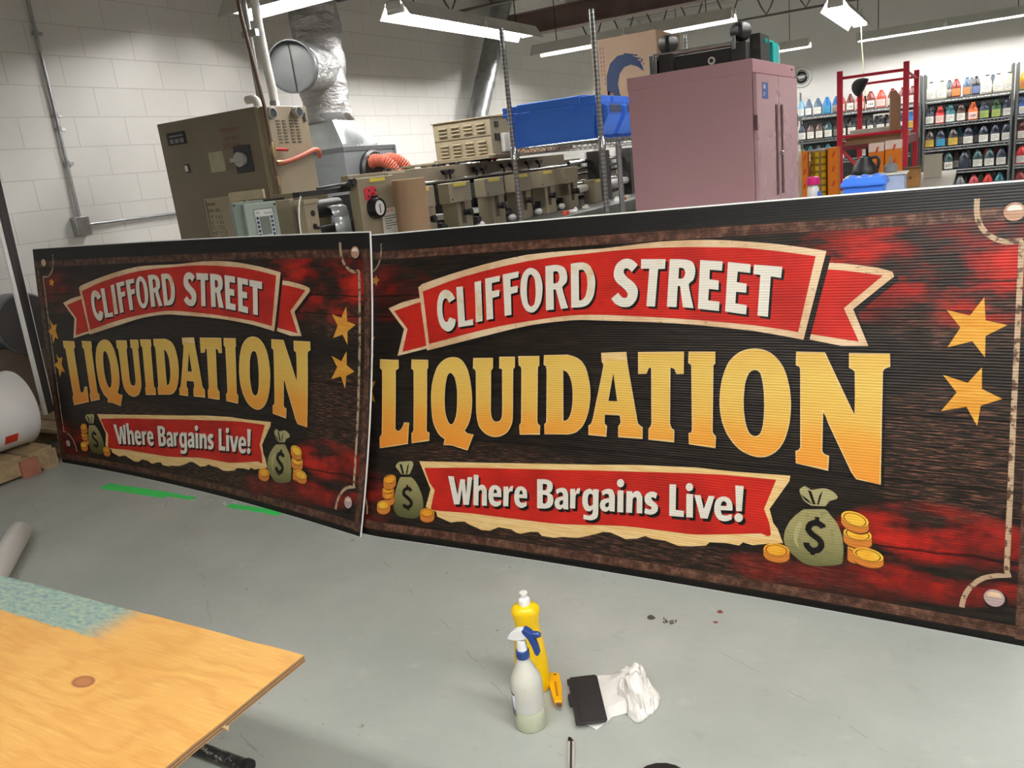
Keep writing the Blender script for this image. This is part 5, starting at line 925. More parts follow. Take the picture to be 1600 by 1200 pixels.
# die station lying on its top
zt = 1.7035
t = thing('press_unit', 'black and steel press unit with two round knobs on the pink cabinet', 'machine unit', (-1.1, 4.1, zt)); o2 = (-1.1, 4.1, zt)
MB(o2).box((-1.37, 4.10, zt), (-0.93, 4.16, zt + 0.085)).build('front_plate', blackish, t, bevel=0.004)
MB(o2).tube([(-1.36, 4.08, zt + 0.10), (-0.96, 4.10, zt + 0.10)], 0.012, 10).tube([(-1.36, 4.12, zt + 0.075), (-0.96, 4.14, zt + 0.07)], 0.016, 10).build('roller_bar', chrome, t, True)
MB(o2).lathe([(0.018, 0), (0.018, 0.004)], (-1.09, 4.092, zt + 0.04), 14, 'y').build('white_ring', white, t)
MB(o2).lathe([(0.009, 0), (0.009, 0.006)], (-1.09, 4.088, zt + 0.04), 12, 'y').build('bolt', black, t)
for x, z in ((-1.305, zt), (-0.955, zt)):
    MB(o2).box((x - 0.035, 4.06, z), (x + 0.035, 4.20, z + 0.10)).build('bearing_block', blackish, t, bevel=0.004)
    b = MB(o2); k8 = [(0.046 + 0.004 * (1 if i % 4 < 2 else -1)) for i in range(16)]
    b.rings([[(x + r * cos(2 * pi * i / 16), 4.12 + r * sin(2 * pi * i / 16), z + h_) for i, r in enumerate(k_)] for h_, k_ in ((0.105, [q * 0.35 for q in k8]), (0.115, [q * 0.72 for q in k8]), (0.13, [q * 0.93 for q in k8]), (0.147, k8), (0.165, [q * 0.95 for q in k8]), (0.18, [q * 0.76 for q in k8]), (0.19, [q * 0.4 for q in k8]))])
    b.tube([(x, 4.12, z + 0.09), (x, 4.12, z + 0.12)], 0.016, 10).build('round_knob', black, t, True)
MB(o2).box((-1.395, 4.08, zt), (-1.375, 4.11, zt + 0.105)).box((-1.365, 4.06, zt), (-1.35, 4.09, zt + 0.11)).box((-0.985, 4.055, zt + 0.07), (-0.965, 4.09, zt + 0.13)).build('chrome_bracket', chrome, t, bevel=0.003)
MB(o2).box((-0.925, 4.16, zt), (-0.875, 4.36, zt + 0.135)).box((-1.35, 4.20, zt), (-0.93, 4.26, zt + 0.05)).build('end_plate', blackish, t, bevel=0.003)
MB(o2).ball((-0.872, 4.25, zt + 0.105), 0.012, 8).build('teal_lamp', mat('teal_lamp', (30, 190, 180), 0.3), t, True)
t = thing('teal_bottle', 'teal plastic container at the back of the pink cabinet top', 'container', (-0.92, 4.50, zt))
MB().box((-0.05, -0.07, 0), (0.05, 0.07, 0.115)).box((-0.03, -0.05, 0.115), (0.03, 0.05, 0.13)).build('body', mat('teal_plastic', (24, 164, 160), 0.4), t, bevel=0.01)
MB().box((0.02, 0.071, 0), (0.05, 0.078, 0.10)).build('white_strip', white, t)

# ---------------------------------------------------------------- ink jug racks against the far wall
rk_steel = mat('rack_steel', (118, 120, 120), 0.4, 0.7, var=0.1)
def rack(name, label, x0, x1, zs, ptop, ya=15.05, yb=15.5):
    t = thing('ink_rack', label, 'wire rack', ((x0 + x1) / 2, ya, 0), 0, 'wire racks of ink jugs'); o = ((x0 + x1) / 2, ya, 0)
    for x in (x0, x1):
        for y in (ya, yb): MB(o).lathe([(0.016, 0), (0.016, ptop)], (x, y, 0), 8).build('post', rk_steel, t, True)
    for z in zs:
        b = wire_deck(z, x0, x1, ya, yb, r=0.006, h=0.045, fine=False); b.v = [(v[0] - o[0], v[1] - o[1], v[2]) for v in b.v]
        b.build('wire_deck', rk_steel, t)
    MB(o).box((x0 + 0.02, yb + 0.022, 0.05), (x1 - 0.02, yb + 0.032, zs[0] - 0.05)).build('back_panel', mat('charcoal_panel', (62, 62, 62), 0.7, var=0.08), t)  # dark grey panel closing the rack back below the top shelf
    return t
ZR = [1.634, 1.256, 0.895, 0.529, 0.15]; ZL = [1.615, 1.225, 0.85, 0.48, 0.12]
rack('a', 'five tier wire rack of ink jugs past the red rack, with white jugs on top', -0.658, 0.535, ZR, 2.03)
rack('b', 'wire rack of ink jugs standing behind the red steel rack', -2.604, -0.715, ZL, 2.03)
rack('c', 'partly shown wire rack beyond the white topped one, with yellow jug', 0.60, 1.80, ZR, 2.03)

PAL = {'clear white': (214, 212, 200), 'pale yellow': (218, 210, 166), 'cream': (220, 208, 180), 'pale blue': (120, 168, 200), 'bright blue': (34, 110, 176), 'steel blue': (70, 92, 118), 'slate': (74, 86, 98), 'navy': (34, 42, 62), 'black': (26, 27, 30),
       'dark teal': (38, 70, 74), 'teal': (52, 108, 118), 'green': (40, 74, 46), 'brown': (84, 62, 54), 'dark brown': (54, 44, 42), 'maroon': (92, 34, 34), 'dark red': (120, 34, 30), 'red': (196, 48, 46), 'scarlet': (214, 62, 40), 'orange': (206, 98, 44), 'yellow': (222, 176, 40), 'blue': (44, 84, 148), 'grey': (118, 122, 124), 'olive': (96, 100, 74), 'rose': (170, 58, 66)}
LAB = {'w': (226, 222, 212), 'y': (206, 170, 60), 'c': (52, 146, 186), 'o': (206, 130, 70), 'g': (150, 168, 84), 'b': (96, 110, 150), 'p': (232, 196, 186)}
def jm(c): return mat('jug_' + c.replace(' ', '_'), PAL[c], 0.38, var=0.12, sc=9)
_j = {}
def proto_jug():
    if _j: return _j
    def sec(hx, hy, z, r): 
        out = []
        for qx, qy, a0 in ((1, 1, 0), (-1, 1, pi / 2), (-1, -1, pi), (1, -1, 3 * pi / 2)):
            for k in range(3):
                a = a0 + k * pi / 4; out.append((qx * (hx - r) + r * cos(a), qy * (hy - r) + r * sin(a), z))
        return out
    def mesh(b, nm, sm=True):
        o = b.build(nm, white, None, sm, shade=35); me = o.data; bpy.data.objects.remove(o); return me
    b = MB().rings([sec(0.068, 0.056, 0, 0.018), sec(0.074, 0.06, 0.01, 0.02), sec(0.074, 0.06, 0.155, 0.02), sec(0.066, 0.052, 0.172, 0.022), sec(0.040, 0.034, 0.232, 0.02), sec(0.026, 0.026, 0.243, 0.018), sec(0.026, 0.026, 0.252, 0.018)])
    _j['body'] = mesh(b, 'jug_body')
    _j['cap'] = mesh(MB().lathe([(0.027, 0.250), (0.029, 0.253), (0.029, 0.265), (0.025, 0.268)], (0, 0, 0), 12), 'jug_cap')
    _j['handle'] = mesh(MB().tube(spline([(0, -0.024, 0.24), (0, -0.052, 0.222), (0, -0.062, 0.195), (0, -0.056, 0.165)], 3), 0.008, 6), 'jug_handle')
    b = MB().box((-0.064, -0.0625, 0.018), (0.064, -0.060, 0.125)); _j['label'] = mesh(b, 'jug_label', False)
    b = MB()
    for k, L_ in enumerate((0.07, 0.09, 0.05)): b.box((-0.05, -0.0640, 0.095 - k * 0.026), (-0.05 + L_, -0.0626, 0.101 - k * 0.026))
    _j['scribble'] = mesh(b, 'jug_scribble', False)
    return _j
def jug(x, y, z, col, lab, label, txt=None, cap=None, group=None, rz=0.0):
    J = proto_jug(); t = thing('ink_jug', label, 'ink jug', (x, y, z + 0.0105), rz, group)
    def part(nm, me, m, par=t):
        me2 = me
        o = bpy.data.objects.new(nm, me2); COL.objects.link(o); o.parent = par
        if not me2.materials: me2.materials.append(m)
        o.material_slots[0].link = 'OBJECT'; o.material_slots[0].material = m; return o
    part('body', J['body'], jm(col)); part('cap', J['cap'], cap or (black if col in ('clear white', 'pale yellow', 'cream', 'navy', 'black', 'brown') else jm(col))); part('handle', J['handle'], jm(col))
    if lab:
        l = part('label', J['label'], mat('jug_label_' + lab, LAB[lab], 0.65, var=0.05, sc=20))
        if txt:
            MB().text(txt, (0, -0.0635, 0.048), UX, UZ, 0.055, 0.01, 'CENTER').build('number', ink_txt, l)
        else: part('scribble', J['scribble'], mat('pen_scribble', (112, 112, 116), 0.6), l)
    return t
ORD = ['first', 'second', 'third', 'fourth', 'fifth', 'sixth', 'seventh', 'eighth', 'ninth', 'tenth', 'eleventh', 'twelfth', 'thirteenth', 'fourteenth']
SHN = ['top', 'second', 'third', 'fourth', 'lowest']
def row(rackname, grp, zs, si, f, items, back=()):
    n = 0
    gap = lambda X: min([abs(f(1240 + X * 0.225) - f(1240 + o_[0] * 0.225)) for o_ in items if o_[0] != X] + [1.0])
    for X, col, lab, txt in items:
        px = 1240 + X * 0.225; sx = min(1.0, (gap(X) - 0.013) / 0.150)
        jug(f(px), 15.16 + random.uniform(-0.01, 0.01), zs[si], col, lab, '%s ink jug%s, %s along %s shelf of rack %s' % (col, (', numbered ' + txt) if txt else '', ORD[n], SHN[si], rackname), txt, None, grp, random.uniform(-0.03, 0.03)).scale = (sx, sx ** 0.5, 1); n += 1
    back = list(back); xs_ = [q[0] for q in items]
    if si:
        cyc = ('navy', 'black', 'dark teal', 'slate', 'dark brown')
        for k, (a_, b_) in enumerate(zip(xs_, xs_[1:])):
            m_ = (a_ + b_) / 2
            if all(abs(m_ - q[0]) > 66 for q in back): back.append((m_, cyc[(k + si) % 5]))
    sx = 0.80
    for k, (X, col) in enumerate(back):
        px = 1240 + X * 0.225
        jug(f(px), 15.36, zs[si], col, 'w', '%s ink jug, %s in back row, %s shelf of rack %s' % (col, ORD[k], SHN[si], rackname), None, None, grp).scale = (sx, sx ** 0.5, 1)
fR = lambda px: -0.658 + (px - 1446) * 0.008648
fL = lambda px: -2.604 + (px - 1246) * 0.00975
G1 = 'ink jugs on the white topped rack'; nm = 'topped with white jugs'
row(nm, G1, ZR, 0, fR, [(962, 'clear white', 'w', None), (1040, 'pale yellow', 'w', None), (1140, 'dark red', 'o', None), (1216, 'steel blue', 'o', None), (1280, 'black', 'b', None), (1355, 'cream', 'w', None), (1430, 'cream', 'w', None), (1505, 'cream', 'w', None)], [(1090, 'slate'), (1395, 'slate'), (1250, 'grey')])
row(nm, G1, ZR, 1, fR, [(957, 'navy', 'w', None), (1030, 'red', 'p', None), (1105, 'teal', 'w', None), (1180, 'brown', 'w', None), (1265, 'orange', 'p', '109'), (1343, 'navy', 'g', None), (1425, 'green', 'g', None), (1500, 'navy', 'w', None)], [(1450, 'green')])
row(nm, G1, ZR, 2, fR, [(960, 'dark brown', 'y', None), (1040, 'navy', 'c', None), (1130, 'dark brown', 'y', None), (1238, 'navy', 'w', None), (1345, 'navy', 'w', None), (1425, 'navy', 'w', None), (1500, 'navy', 'w', None)], [(1090, 'dark teal'), (1172, 'teal'), (1400, 'black')])
row(nm, G1, ZR, 3, fR, [(1025, 'orange', 'y', None), (1102, 'dark teal', 'w', 'B77'), (1215, 'navy', None, None), (1310, 'dark teal', 'w', None), (1393, 'dark teal', 'w', None), (1475, 'navy', 'w', None)], [(1238, 'olive'), (1305, 'dark red'), (1372, 'rose'), (1440, 'dark red')])
row(nm, G1, ZR, 4, fR, [(1038, 'brown', 'w', None), (1115, 'blue', 'w', None), (1193, 'grey', 'w', None), (1290, 'rose', 'w', None), (1390, 'red', 'w', None), (1470, 'teal', 'w', None)], [(1098, 'yellow'), (1165, 'olive'), (1340, 'olive')])
G2 = 'ink jugs behind the red rack'; nm = 'behind red rack'
row(nm, G2, ZL, 0, fL, [(58, 'pale blue', 'w', None), (113, 'steel blue', 'w', None), (180, 'steel blue', 'w', None), (245, 'bright blue', 'c', None), (350, 'scarlet', 'p', None), (412, 'maroon', 'w', '124'), (480, 'scarlet', 'p', None), (552, 'dark red', 'w', '144'), (625, 'scarlet', 'p', None), (700, 'dark red', 'w', '175'), (768, 'maroon', 'w', None), (833, 'maroon', 'w', None)], [(300, 'bright blue')])
row(nm, G2, ZL, 1, fL, [(65, 'navy', 'w', None), (128, 'brown', 'w', None), (190, 'brown', 'w', None), (255, 'dark teal', 'w', None), (355, 'black', 'w', '155'), (425, 'black', 'w', None), (500, 'black', 'w', None), (552, 'black', 'w', None), (622, 'black', 'w', None), (690, 'navy', 'w', None), (760, 'navy', 'w', None), (826, 'bright blue', 'y', None)])
row(nm, G2, ZL, 2, fL, [(62, 'olive', 'w', None), (120, 'teal', 'w', None), (182, 'slate', 'w', None), (250, 'teal', 'w', None), (340, 'grey', 'w', None), (640, 'grey', 'w', None), (720, 'grey', 'w', None)])
G3 = 'ink jugs on the cut off rack'; nm = 'cut off'
for si, (c, l) in enumerate((('yellow', 'o'), ('blue', 'w'), ('maroon', 'w'), ('red', 'w'), ('dark red', 'w'))):
    jug(0.695, 15.16, ZR[si], c, l, '%s ink jug on the %s shelf of the rack cut off by the frame' % (c, SHN[si]), None, None, G3)
# sheets hung behind the second tier of the screened rack
t = tag(MB().box((-0.32, -0.002, -0.13), (0.32, 0.002, 0.13)).build('white_card', paper_m, None, loc=(-1.12, 15.49, 1.40)), 'white card propped behind the black ink jugs', 'card')
t = thing('wall_clock', 'round white clock on the far wall past the pink cabinet', 'clock', (-2.60, Y1, 2.285))
MB().lathe([(0.0, 0), (0.165, 0), (0.165, -0.03), (0.15, -0.045), (0.135, -0.04), (0.13, -0.03), (0.0, -0.03)], (0, 0, 0), 32, 'y').build('rim', white, t, True)
MB().lathe([(0.128, -0.0305), (0.128, -0.034), (0.095, -0.034), (0.095, -0.0305)], (0, 0, 0), 32, 'y').build('dial_ring', mat('clock_grey', (150, 150, 148), 0.5), t)
MB().lathe([(0, -0.031), (0.07, -0.031), (0.07, -0.036), (0, -0.036)], (0, 0, 0), 24, 'y').build('dark_dial', mat('clock_dark', (66, 66, 68), 0.5), t)
MB().prism([(-0.05, -0.02), (0.05, -0.01), (0.05, 0.012), (-0.05, 0.004)], (0, -0.038, 0), UX, UZ, (0, 0.002, 0)).box((-0.09, -0.039, 0.012), (0.10, -0.037, 0.03)).build('dial_print', white, t)
t = thing('pull_cord', 'pale green pull cord hanging from the twin tube fixture', 'cord', (-1.30, 12.3, 2.7))
MB().tube(spline([(0, 0, -0.02), (0.01, 0, -0.3), (0.03, 0, -0.55), (0.03, 0, -0.8), (0.08, 0, -1.0)]), 0.007, 6).build('cord', mat('cord_green', (196, 204, 160), 0.7), t)

# ---------------------------------------------------------------- workbench, red rack and what stands there
bz = 0.80
t = thing('workbench', 'long cluttered workbench behind the bigger looking sign', 'workbench', (-0.85, 8.2, 0))
MB((-0.85, 8.2, 0)).box((-1.75, 6.1, bz - 0.04), (-0.12, 10.3, bz)).build('bench_top', mat('bench_laminate', (170, 164, 152), 0.6, var=0.08), t, bevel=0.004)
for x in (-1.68, -0.20):
    for y in (6.18, 10.2): MB((-0.85, 8.2, 0)).box((x - 0.03, y - 0.03, 0), (x + 0.03, y + 0.03, bz - 0.04)).build('leg', rk_steel, t)
redm = mat('red_steel', (198, 34, 58), 0.4, var=0.08, sc=5)
t = thing('steel_rack', 'bright red welded steel rack with a black cap hung on it', 'steel rack', (-0.78, 9.2, bz)); o2 = (-0.78, 9.2, bz)
rx0, rx1, ry0, ry1 = -1.065, -0.515, 8.40, 10.0
for x, y, tp in ((rx0, ry0, 1.868), (rx1, ry0, 1.872), (rx0, ry1, 1.86), (rx1, ry1, 1.868)):
    MB(o2).box((x - 0.024, y - 0.024, bz), (x + 0.024, y + 0.024, tp)).build('post', redm, t, bevel=0.003)
b = MB(o2)
b.tube([(rx0, ry0, 1.805), (rx1, ry0, 1.805)], 0.013, 8).tube([(rx0, ry1, 1.80), (rx1, ry1, 1.80)], 0.013, 8).tube([(rx1, ry0, 1.79), (rx1, ry1, 1.79)], 0.013, 8)
b.build('top_bar', redm, t, True)
MB(o2).tube([(rx0, ry0 - 0.01, 1.285), (rx1, ry0 - 0.01, 1.285)], 0.014, 8).build('front_bar', redm, t, True)
MB(o2).box((rx0, ry0 - 0.02, 1.165), (rx1, ry0 + 0.02, 1.205)).box((rx1 - 0.02, ry0, 1.16), (rx1 + 0.02, ry1, 1.24)).box((rx0 - 0.02, ry0, 1.16), (rx0 + 0.02, ry1, 1.24)).box((rx0, ry1 - 0.02, 1.165), (rx1, ry1 + 0.02, 1.205)).build('shelf_frame', mat('dark_red_steel', (104, 28, 38), 0.5), t, bevel=0.002)
MB(o2).tube([(rx0 + 0.01, ry0, 1.18), (rx0 + 0.17, ry0, 0.98)], 0.016, 8).build('brace', redm, t, True)
MB(o2).box((rx0 + 0.025, ry0 + 0.03, 1.205), (rx1 - 0.025, ry1 - 0.03, 1.225)).build('shelf_board', kraft, t)
zb = 1.226
t = thing('board_stack', 'kraft board panel resting on the red rack shelf', 'board', (-0.79, 9.2, zb))
MB().box((-0.235, -0.74, 0), (0.235, 0.7, 0.05)).build('board', kraft, t, bevel=0.002)
for i, (x, z, r, c, lb) in enumerate(((-0.10, 0.05, 0.03, (196, 196, 186), 'pale grey rolled sheet lying foremost on the red rack shelf'), (0.02, 0.05, 0.028, (120, 122, 120), 'dark grey rolled sheet on the red rack shelf'), (0.12, 0.05, 0.03, (212, 208, 190), 'cream rolled sheet deepest on the red rack shelf'))):
    t = thing('paper_roll', lb, 'roll', (-0.79, 8.62 + i * 0.25, zb + z + r + 0.001), R_(6), 'rolled sheets on the red rack')
    MB().lathe([(r, -0.21), (r, 0.22), (r * 0.8, 0.22), (r * 0.8, 0.10), (0, 0.10)], (0, 0, 0), 14, 'x').build('rolled_sheet', mat('roll_%d' % i, c, 0.6), t, True)
t = thing('kraft_panel', 'folded kraft panel propped against the red rack end post', 'cardboard', (-0.655, 8.49, zb + 0.052))
MB().prism([(0, 0), (0.10, 0.0), (0.10, 0.30), (0.05, 0.37), (0, 0.36)], (0, 0, 0), (0.8, 0.6, 0), UZ, (0.01, -0.012, 0)).build('panel', kraft, t)
capm = mat('black_cloth', (26, 25, 26), 0.85, bump=0.3)
t = thing('baseball_cap', 'black cap hung over the rear post of the red rack', 'cap', (-1.03, 9.94, 1.72))
rs = []
for i in range(7):
    a = i / 6 * pi / 2; rs.append([(0.10 * cos(a) * cos(2 * pi * k / 16) * (1 if i < 6 else 0.1), 0.08 * cos(a) * sin(2 * pi * k / 16) * (1 if i < 6 else 0.1), 0.13 * sin(a)) for k in range(16)])
tilt = Matrix.Rotation(R_(-62), 3, 'Y')
MB().rings([[tilt @ Vector(p) for p in r] for r in rs]).build('crown', capm, t, True, shade=80, loc=(0.02, -0.09, 0.03))
MB().prism([(-0.07, 0), (0.07, 0), (0.065, 0.05), (0.03, 0.085), (-0.03, 0.085), (-0.065, 0.05)], (0.03, -0.10, -0.05), (0, 1, 0), (0.15, 0, -1), (0.006, 0, 0)).build('brim', capm, t)
# orange film packs
orange = mat('orange_film', (222, 122, 24), 0.35, var=0.08, sc=10)
def pack(x, y, w, d, h, label, band):
    t = thing('orange_pack', label, 'film pack', (x, y, bz), 0, 'upright orange film packs on the workbench')
    MB().box((-w / 2, -d / 2, 0), (w / 2, d / 2, h - band)).build('sleeve', orange, t, bevel=0.004)
    if band: MB().box((-w / 2, -d / 2, h - band), (w / 2, d / 2, h)).build('white_top', mat('blush_white', (232, 208, 196), 0.5), t, bevel=0.004)
    b = MB()
    for zz in (0.10, 0.22, 0.34): b.prism([(0, 0), (0.018, 0.004), (0.03, 0.05), (0.012, 0.046)], (w * 0.1 - 0.02, -d / 2 - 0.001, zz * h / 0.42), UX, UZ, (0, 0.0008, 0))
    b.build('red_print', mat('red_print', (196, 74, 30), 0.5), t); return t
pack(-1.235, 7.55, 0.05, 0.10, 0.41, 'narrow orange film pack between the pink cabinet and the yellow roll', 0)
pack(-1.005, 7.55, 0.085, 0.12, 0.42, 'orange film pack on the other side of the yellow roll, by the red brace', 0)
pack(-0.69, 7.75, 0.12, 0.12, 0.415, 'orange film pack with white top nearer the kettle shaped jug', 0.07)
pack(-0.56, 7.75, 0.125, 0.12, 0.425, 'orange film pack with white top next to the wooden crate', 0.07)
m = bpy.data.materials.new('yellow_printed_film'); g = NT(m); o = g.xyz(g.coord('Generated'))
fz = g.m('FRACT', g.m('MULTIPLY', o[2], 7.0)); k = g.m('MULTIPLY', g.m('LESS_THAN', g.m('ABSOLUTE', g.m('SUBTRACT', fz, 0.5)), 0.33), g.m('LESS_THAN', g.m('FRACT', g.m('MULTIPLY', o[0], 3.0)), 0.62))
g.base(g.mix(k, lin((122, 98, 24)), lin((200, 158, 30)))); g.bsdf.inputs['Roughness'].default_value = 0.3
t = thing('film_roll', 'yellow patterned film roll standing between two orange packs', 'film roll', (-1.125, 7.58, bz))
MB().lathe([(0.075, 0), (0.075, 0.40), (0.065, 0.405), (0.03, 0.405), (0.03, 0.30), (0, 0.30)], (0, 0, 0), 24).build('film', m, t, True)
MB().lathe([(0.079, 0.40), (0.079, 0.415), (0.0, 0.42)], (0, 0, 0), 24).build('end_cap', mat('smoke_cap', (150, 146, 132), 0.4), t, True)
# blue tote, jug, crate, board and the small things
t = thing('lidded_tote', 'blue tote with a bumpy lid and label on the workbench', 'storage box', (-0.665, 6.5, bz))
MB().rings([[(-0.10, -0.12, 0), (0.12, -0.12, 0), (0.12, 0.12, 0), (-0.10, 0.12, 0)], [(-0.125, -0.14, 0.155), (0.145, -0.14, 0.155), (0.145, 0.14, 0.155), (-0.125, 0.14, 0.155)]]).build('tub', blue, t, bevel=0.008)
MB().rings([[(-0.14, -0.155, 0.155), (0.16, -0.155, 0.155), (0.16, 0.155, 0.155), (-0.14, 0.155, 0.155)], [(-0.14, -0.155, 0.175), (0.16, -0.155, 0.175), (0.16, 0.155, 0.175), (-0.14, 0.155, 0.175)], [(-0.115, -0.12, 0.215), (0.135, -0.12, 0.215), (0.135, 0.12, 0.215), (-0.115, 0.12, 0.215)]]).build('lid', blue, t, bevel=0.008)
for x in (-0.07, 0.01, 0.09): MB().ball((x, -0.02, 0.212), 0.034, 10, (1, 2.2, 0.6)).build('lid_boss', blue, t, True)
MB().box((-0.07, -0.135, 0.06), (0.09, -0.128, 0.125)).build('label_frame', blue_lt, t, bevel=0.002)
MB().box((-0.01, -0.137, 0.08), (0.02, -0.134, 0.105)).build('catch', blackish, t)
t = thing('clear_tray', 'pale plastic tray of papers behind the blue tote', 'tray', (-0.62, 7.0, bz))
MB().box((-0.20, -0.13, 0), (0.20, 0.13, 0.19)).build('tray_body', mat('translucent_blue_white', (176, 190, 220), 0.4), t, bevel=0.006)
MB().box((-0.215, -0.14, 0.19), (0.215, 0.14, 0.20)).build('paper_sheet', paper_m, t)
t = thing('black_jug', 'black handled measuring jug on the tray behind the blue tote', 'jug', (-0.71, 7.02, bz + 0.201))
MB().lathe([(0.0, 0), (0.095, 0), (0.10, 0.012), (0.085, 0.06), (0.045, 0.12), (0.042, 0.135), (0.035, 0.137), (0.035, 0.06), (0, 0.06)], (0, 0, 0), 20).build('body', black, t, True)
MB().tube(spline([(0.04, 0, 0.12), (0.085, 0, 0.125), (0.10, 0, 0.09), (0.09, 0, 0.03)]), 0.011, 8).build('handle', black, t, True)
t = thing('small_funnel', 'small grey funnel standing behind the black jug', 'funnel', (-0.53, 7.05, bz + 0.201))
MB().lathe([(0.045, 0), (0.05, 0.004), (0.05, 0.05), (0.012, 0.075), (0.008, 0.12), (0.0, 0.12)], (0, 0, 0), 16).build('cone', grey_m, t, True)
t = thing('wooden_crate', 'stained wooden crate under the red rack, written on its side', 'crate', (-0.49, 8.22, bz))
MB().box((-0.105, -0.08, 0.0), (0.115, 0.08, 0.165)).build('box', mat('stained_wood', (164, 124, 74), 0.75, var=0.2, sc=9), t, bevel=0.004)
MB().box((-0.11, -0.086, 0.155), (0.12, 0.086, 0.17)).build('lid', mat('stained_wood_dark', (120, 84, 52), 0.75, var=0.2, sc=9), t, bevel=0.003)
b = MB()
for k in range(4): b.box((-0.06 + k * 0.03, -0.0815, 0.07), (-0.045 + k * 0.03, -0.08, 0.09))
b.build('writing', ink_txt, t)
t = thing('leaning_sheet', 'off white panel leaning upright past the wooden crate', 'panel', (-0.32, 9.2, bz))
MB().box((-0.075, -0.02, 0), (0.085, 0.02, 0.215)).build('panel', mat('off_white_board', (210, 206, 192), 0.6, var=0.05), t, bevel=0.003)
MB().box((-0.08, -0.025, 0.215), (0.09, 0.025, 0.225)).build('top_edge', mat('off_white_board', (210, 206, 192), 0.6), t)
t = thing('dark_carton', 'black upright carton on the floor by the white topped rack', 'carton', (-0.74, 14.4, 0))
MB().box((-0.06, -0.12, 0), (0.06, 0.12, 1.105)).build('box', blackish, t, bevel=0.003)
t = thing('pink_cap_bottle', 'small white bottle with a magenta cap next to the pink cabinet', 'bottle', (-1.02, 6.55, bz))
MB().lathe([(0, 0), (0.04, 0), (0.042, 0.01), (0.042, 0.15), (0.03, 0.185), (0, 0.185)], (0, 0, 0), 16).build('body', white, t, True)
MB().lathe([(0.05, 0.185), (0.052, 0.19), (0.045, 0.235), (0.02, 0.245), (0, 0.245)], (0, 0, 0), 16).build('cap', mat('magenta_plastic', (214, 28, 118), 0.4), t, True)
t = thing('white_carton', 'white carton standing behind the narrow orange pack', 'carton', (-1.36, 7.72, bz))
MB().box((-0.05, -0.05, 0), (0.06, 0.05, 0.42)).build('box', paper_m, t, bevel=0.003)
MB().box((-0.02, -0.053, 0.30), (0.03, -0.05, 0.36)).build('label', mat('grey_print', (120, 120, 122), 0.6), t)
t = thing('ink_pot', 'small dark ink pot between the pink cabinet and yellow roll', 'pot', (-0.955, 6.42, bz))
MB().lathe([(0, 0), (0.035, 0), (0.035, 0.075), (0.03, 0.08), (0, 0.08)], (0, 0, 0), 14).build('pot', mat('dark_blue_pot', (40, 52, 86), 0.4), t, True)
MB().lathe([(0.02, 0.08), (0.012, 0.14), (0, 0.14)], (0, 0, 0), 12).build('nozzle', blue_lt, t, True)

# ---------------------------------------------------------------- rolls, pallet and leaning boards at the block wall
pine = mat('pallet_pine', (150, 128, 96), 0.8, var=0.18, sc=5, stretch=(1, 6, 6), bump=0.15)
def pallet(loc, rz, L, D, label, n=6):
    t = thing('wooden_pallet', label, 'pallet', loc, rz, 'wooden pallets by the block wall')
    for i in range(n): 
        y = -D / 2 + (i + 0.5) * D / n; MB().box((-L / 2, y - D / n * 0.40, 0.108), (L / 2, y + D / n * 0.40, 0.128)).build('deck_board', pine, t, bevel=0.002)
    for x in (-L / 2 + 0.03, 0, L / 2 - 0.03): MB().box((x - 0.03, -D / 2, 0.018), (x + 0.03, D / 2, 0.108)).build('stringer', pine, t, bevel=0.002)
    for y in (-D / 2 + 0.05, 0, D / 2 - 0.05): MB().box((-L / 2, y - 0.045, 0.0), (L / 2, y + 0.045, 0.018)).build('bottom_board', pine, t)
    return t
pallet((-4.99, 1.97, 0), 0, 1.0, 1.06, 'pine pallet under the white vinyl rolls by the smaller sign')
pallet((-5.00, 3.13, 0), 0, 0.95, 1.1, 'pine pallet farther along the block wall under the grey drum', 7).scale = (1, 1, 1.33)
def board(name, lab, pts, th, mats, rim=None):
    t = thing(name, lab, 'board', pts[0], 0)
    P = [Vector(p) - Vector(pts[0]) for p in pts]; n = (P[1] - P[0]).cross(P[3] - P[0]).normalized() * th
    MB().add(P + [p + n for p in P], [(0, 1, 2, 3), (7, 6, 5, 4), (0, 4, 5, 1), (1, 5, 6, 2), (2, 6, 7, 3), (3, 7, 4, 0)]).build('panel', mats, t)
    return t, P, n
dk = mat('charcoal_board', (44, 38, 38), 0.6, var=0.05)
B1, T1, B2, T2 = (-5.009, 2.78, 0.181), (-4.965, 2.78, 1.301), (-5.051, 2.86, 0.181), (-4.972, 2.86, 1.583)
up = lambda a, c: tuple(c[i] + (c[i] - a[i]) * 0.6 for i in range(3))
t, P, n = board('leaning_board', 'tall charcoal board with white edges leaning beside the smaller sign', [B1, B2, up(B2, T2), up(B1, T1)], 0.012, dk)
for a, c in ((0, 3), (1, 2)):
    MB().tube([P[a] + n * 0.5, P[c] + n * 0.5], 0.014 if a == 0 else 0.008, 4).build('white_edge', mat('white_corrugated_plastic', (236, 236, 232), 0.4), t)
vinyl = mat('white_vinyl', (228, 226, 224), 0.35, var=0.03)
shaded_end = mat('shaded_vinyl_end', (98, 98, 98), 0.7)  # roll ends painted grey, the shade on them put into the colour
t = thing('vinyl_roll', 'fat white vinyl roll with a red sticker lying on the pallet', 'roll', (-4.72, 2.335, 0.129), R_(88), 'white vinyl rolls')
MB().lathe([(0.21, -0.15), (0.215, -0.14), (0.215, 0.14), (0.21, 0.15)], (0, 0, 0.216), 40, 'x').build('vinyl', vinyl, t, True)
for s in (-1, 1): MB().lathe([(0.206, s * 0.1503), (0.206, s * 0.153)], (0, 0, 0.216), 40, 'x').build('end_face', shaded_end, t)
b = MB(); n_ = 5
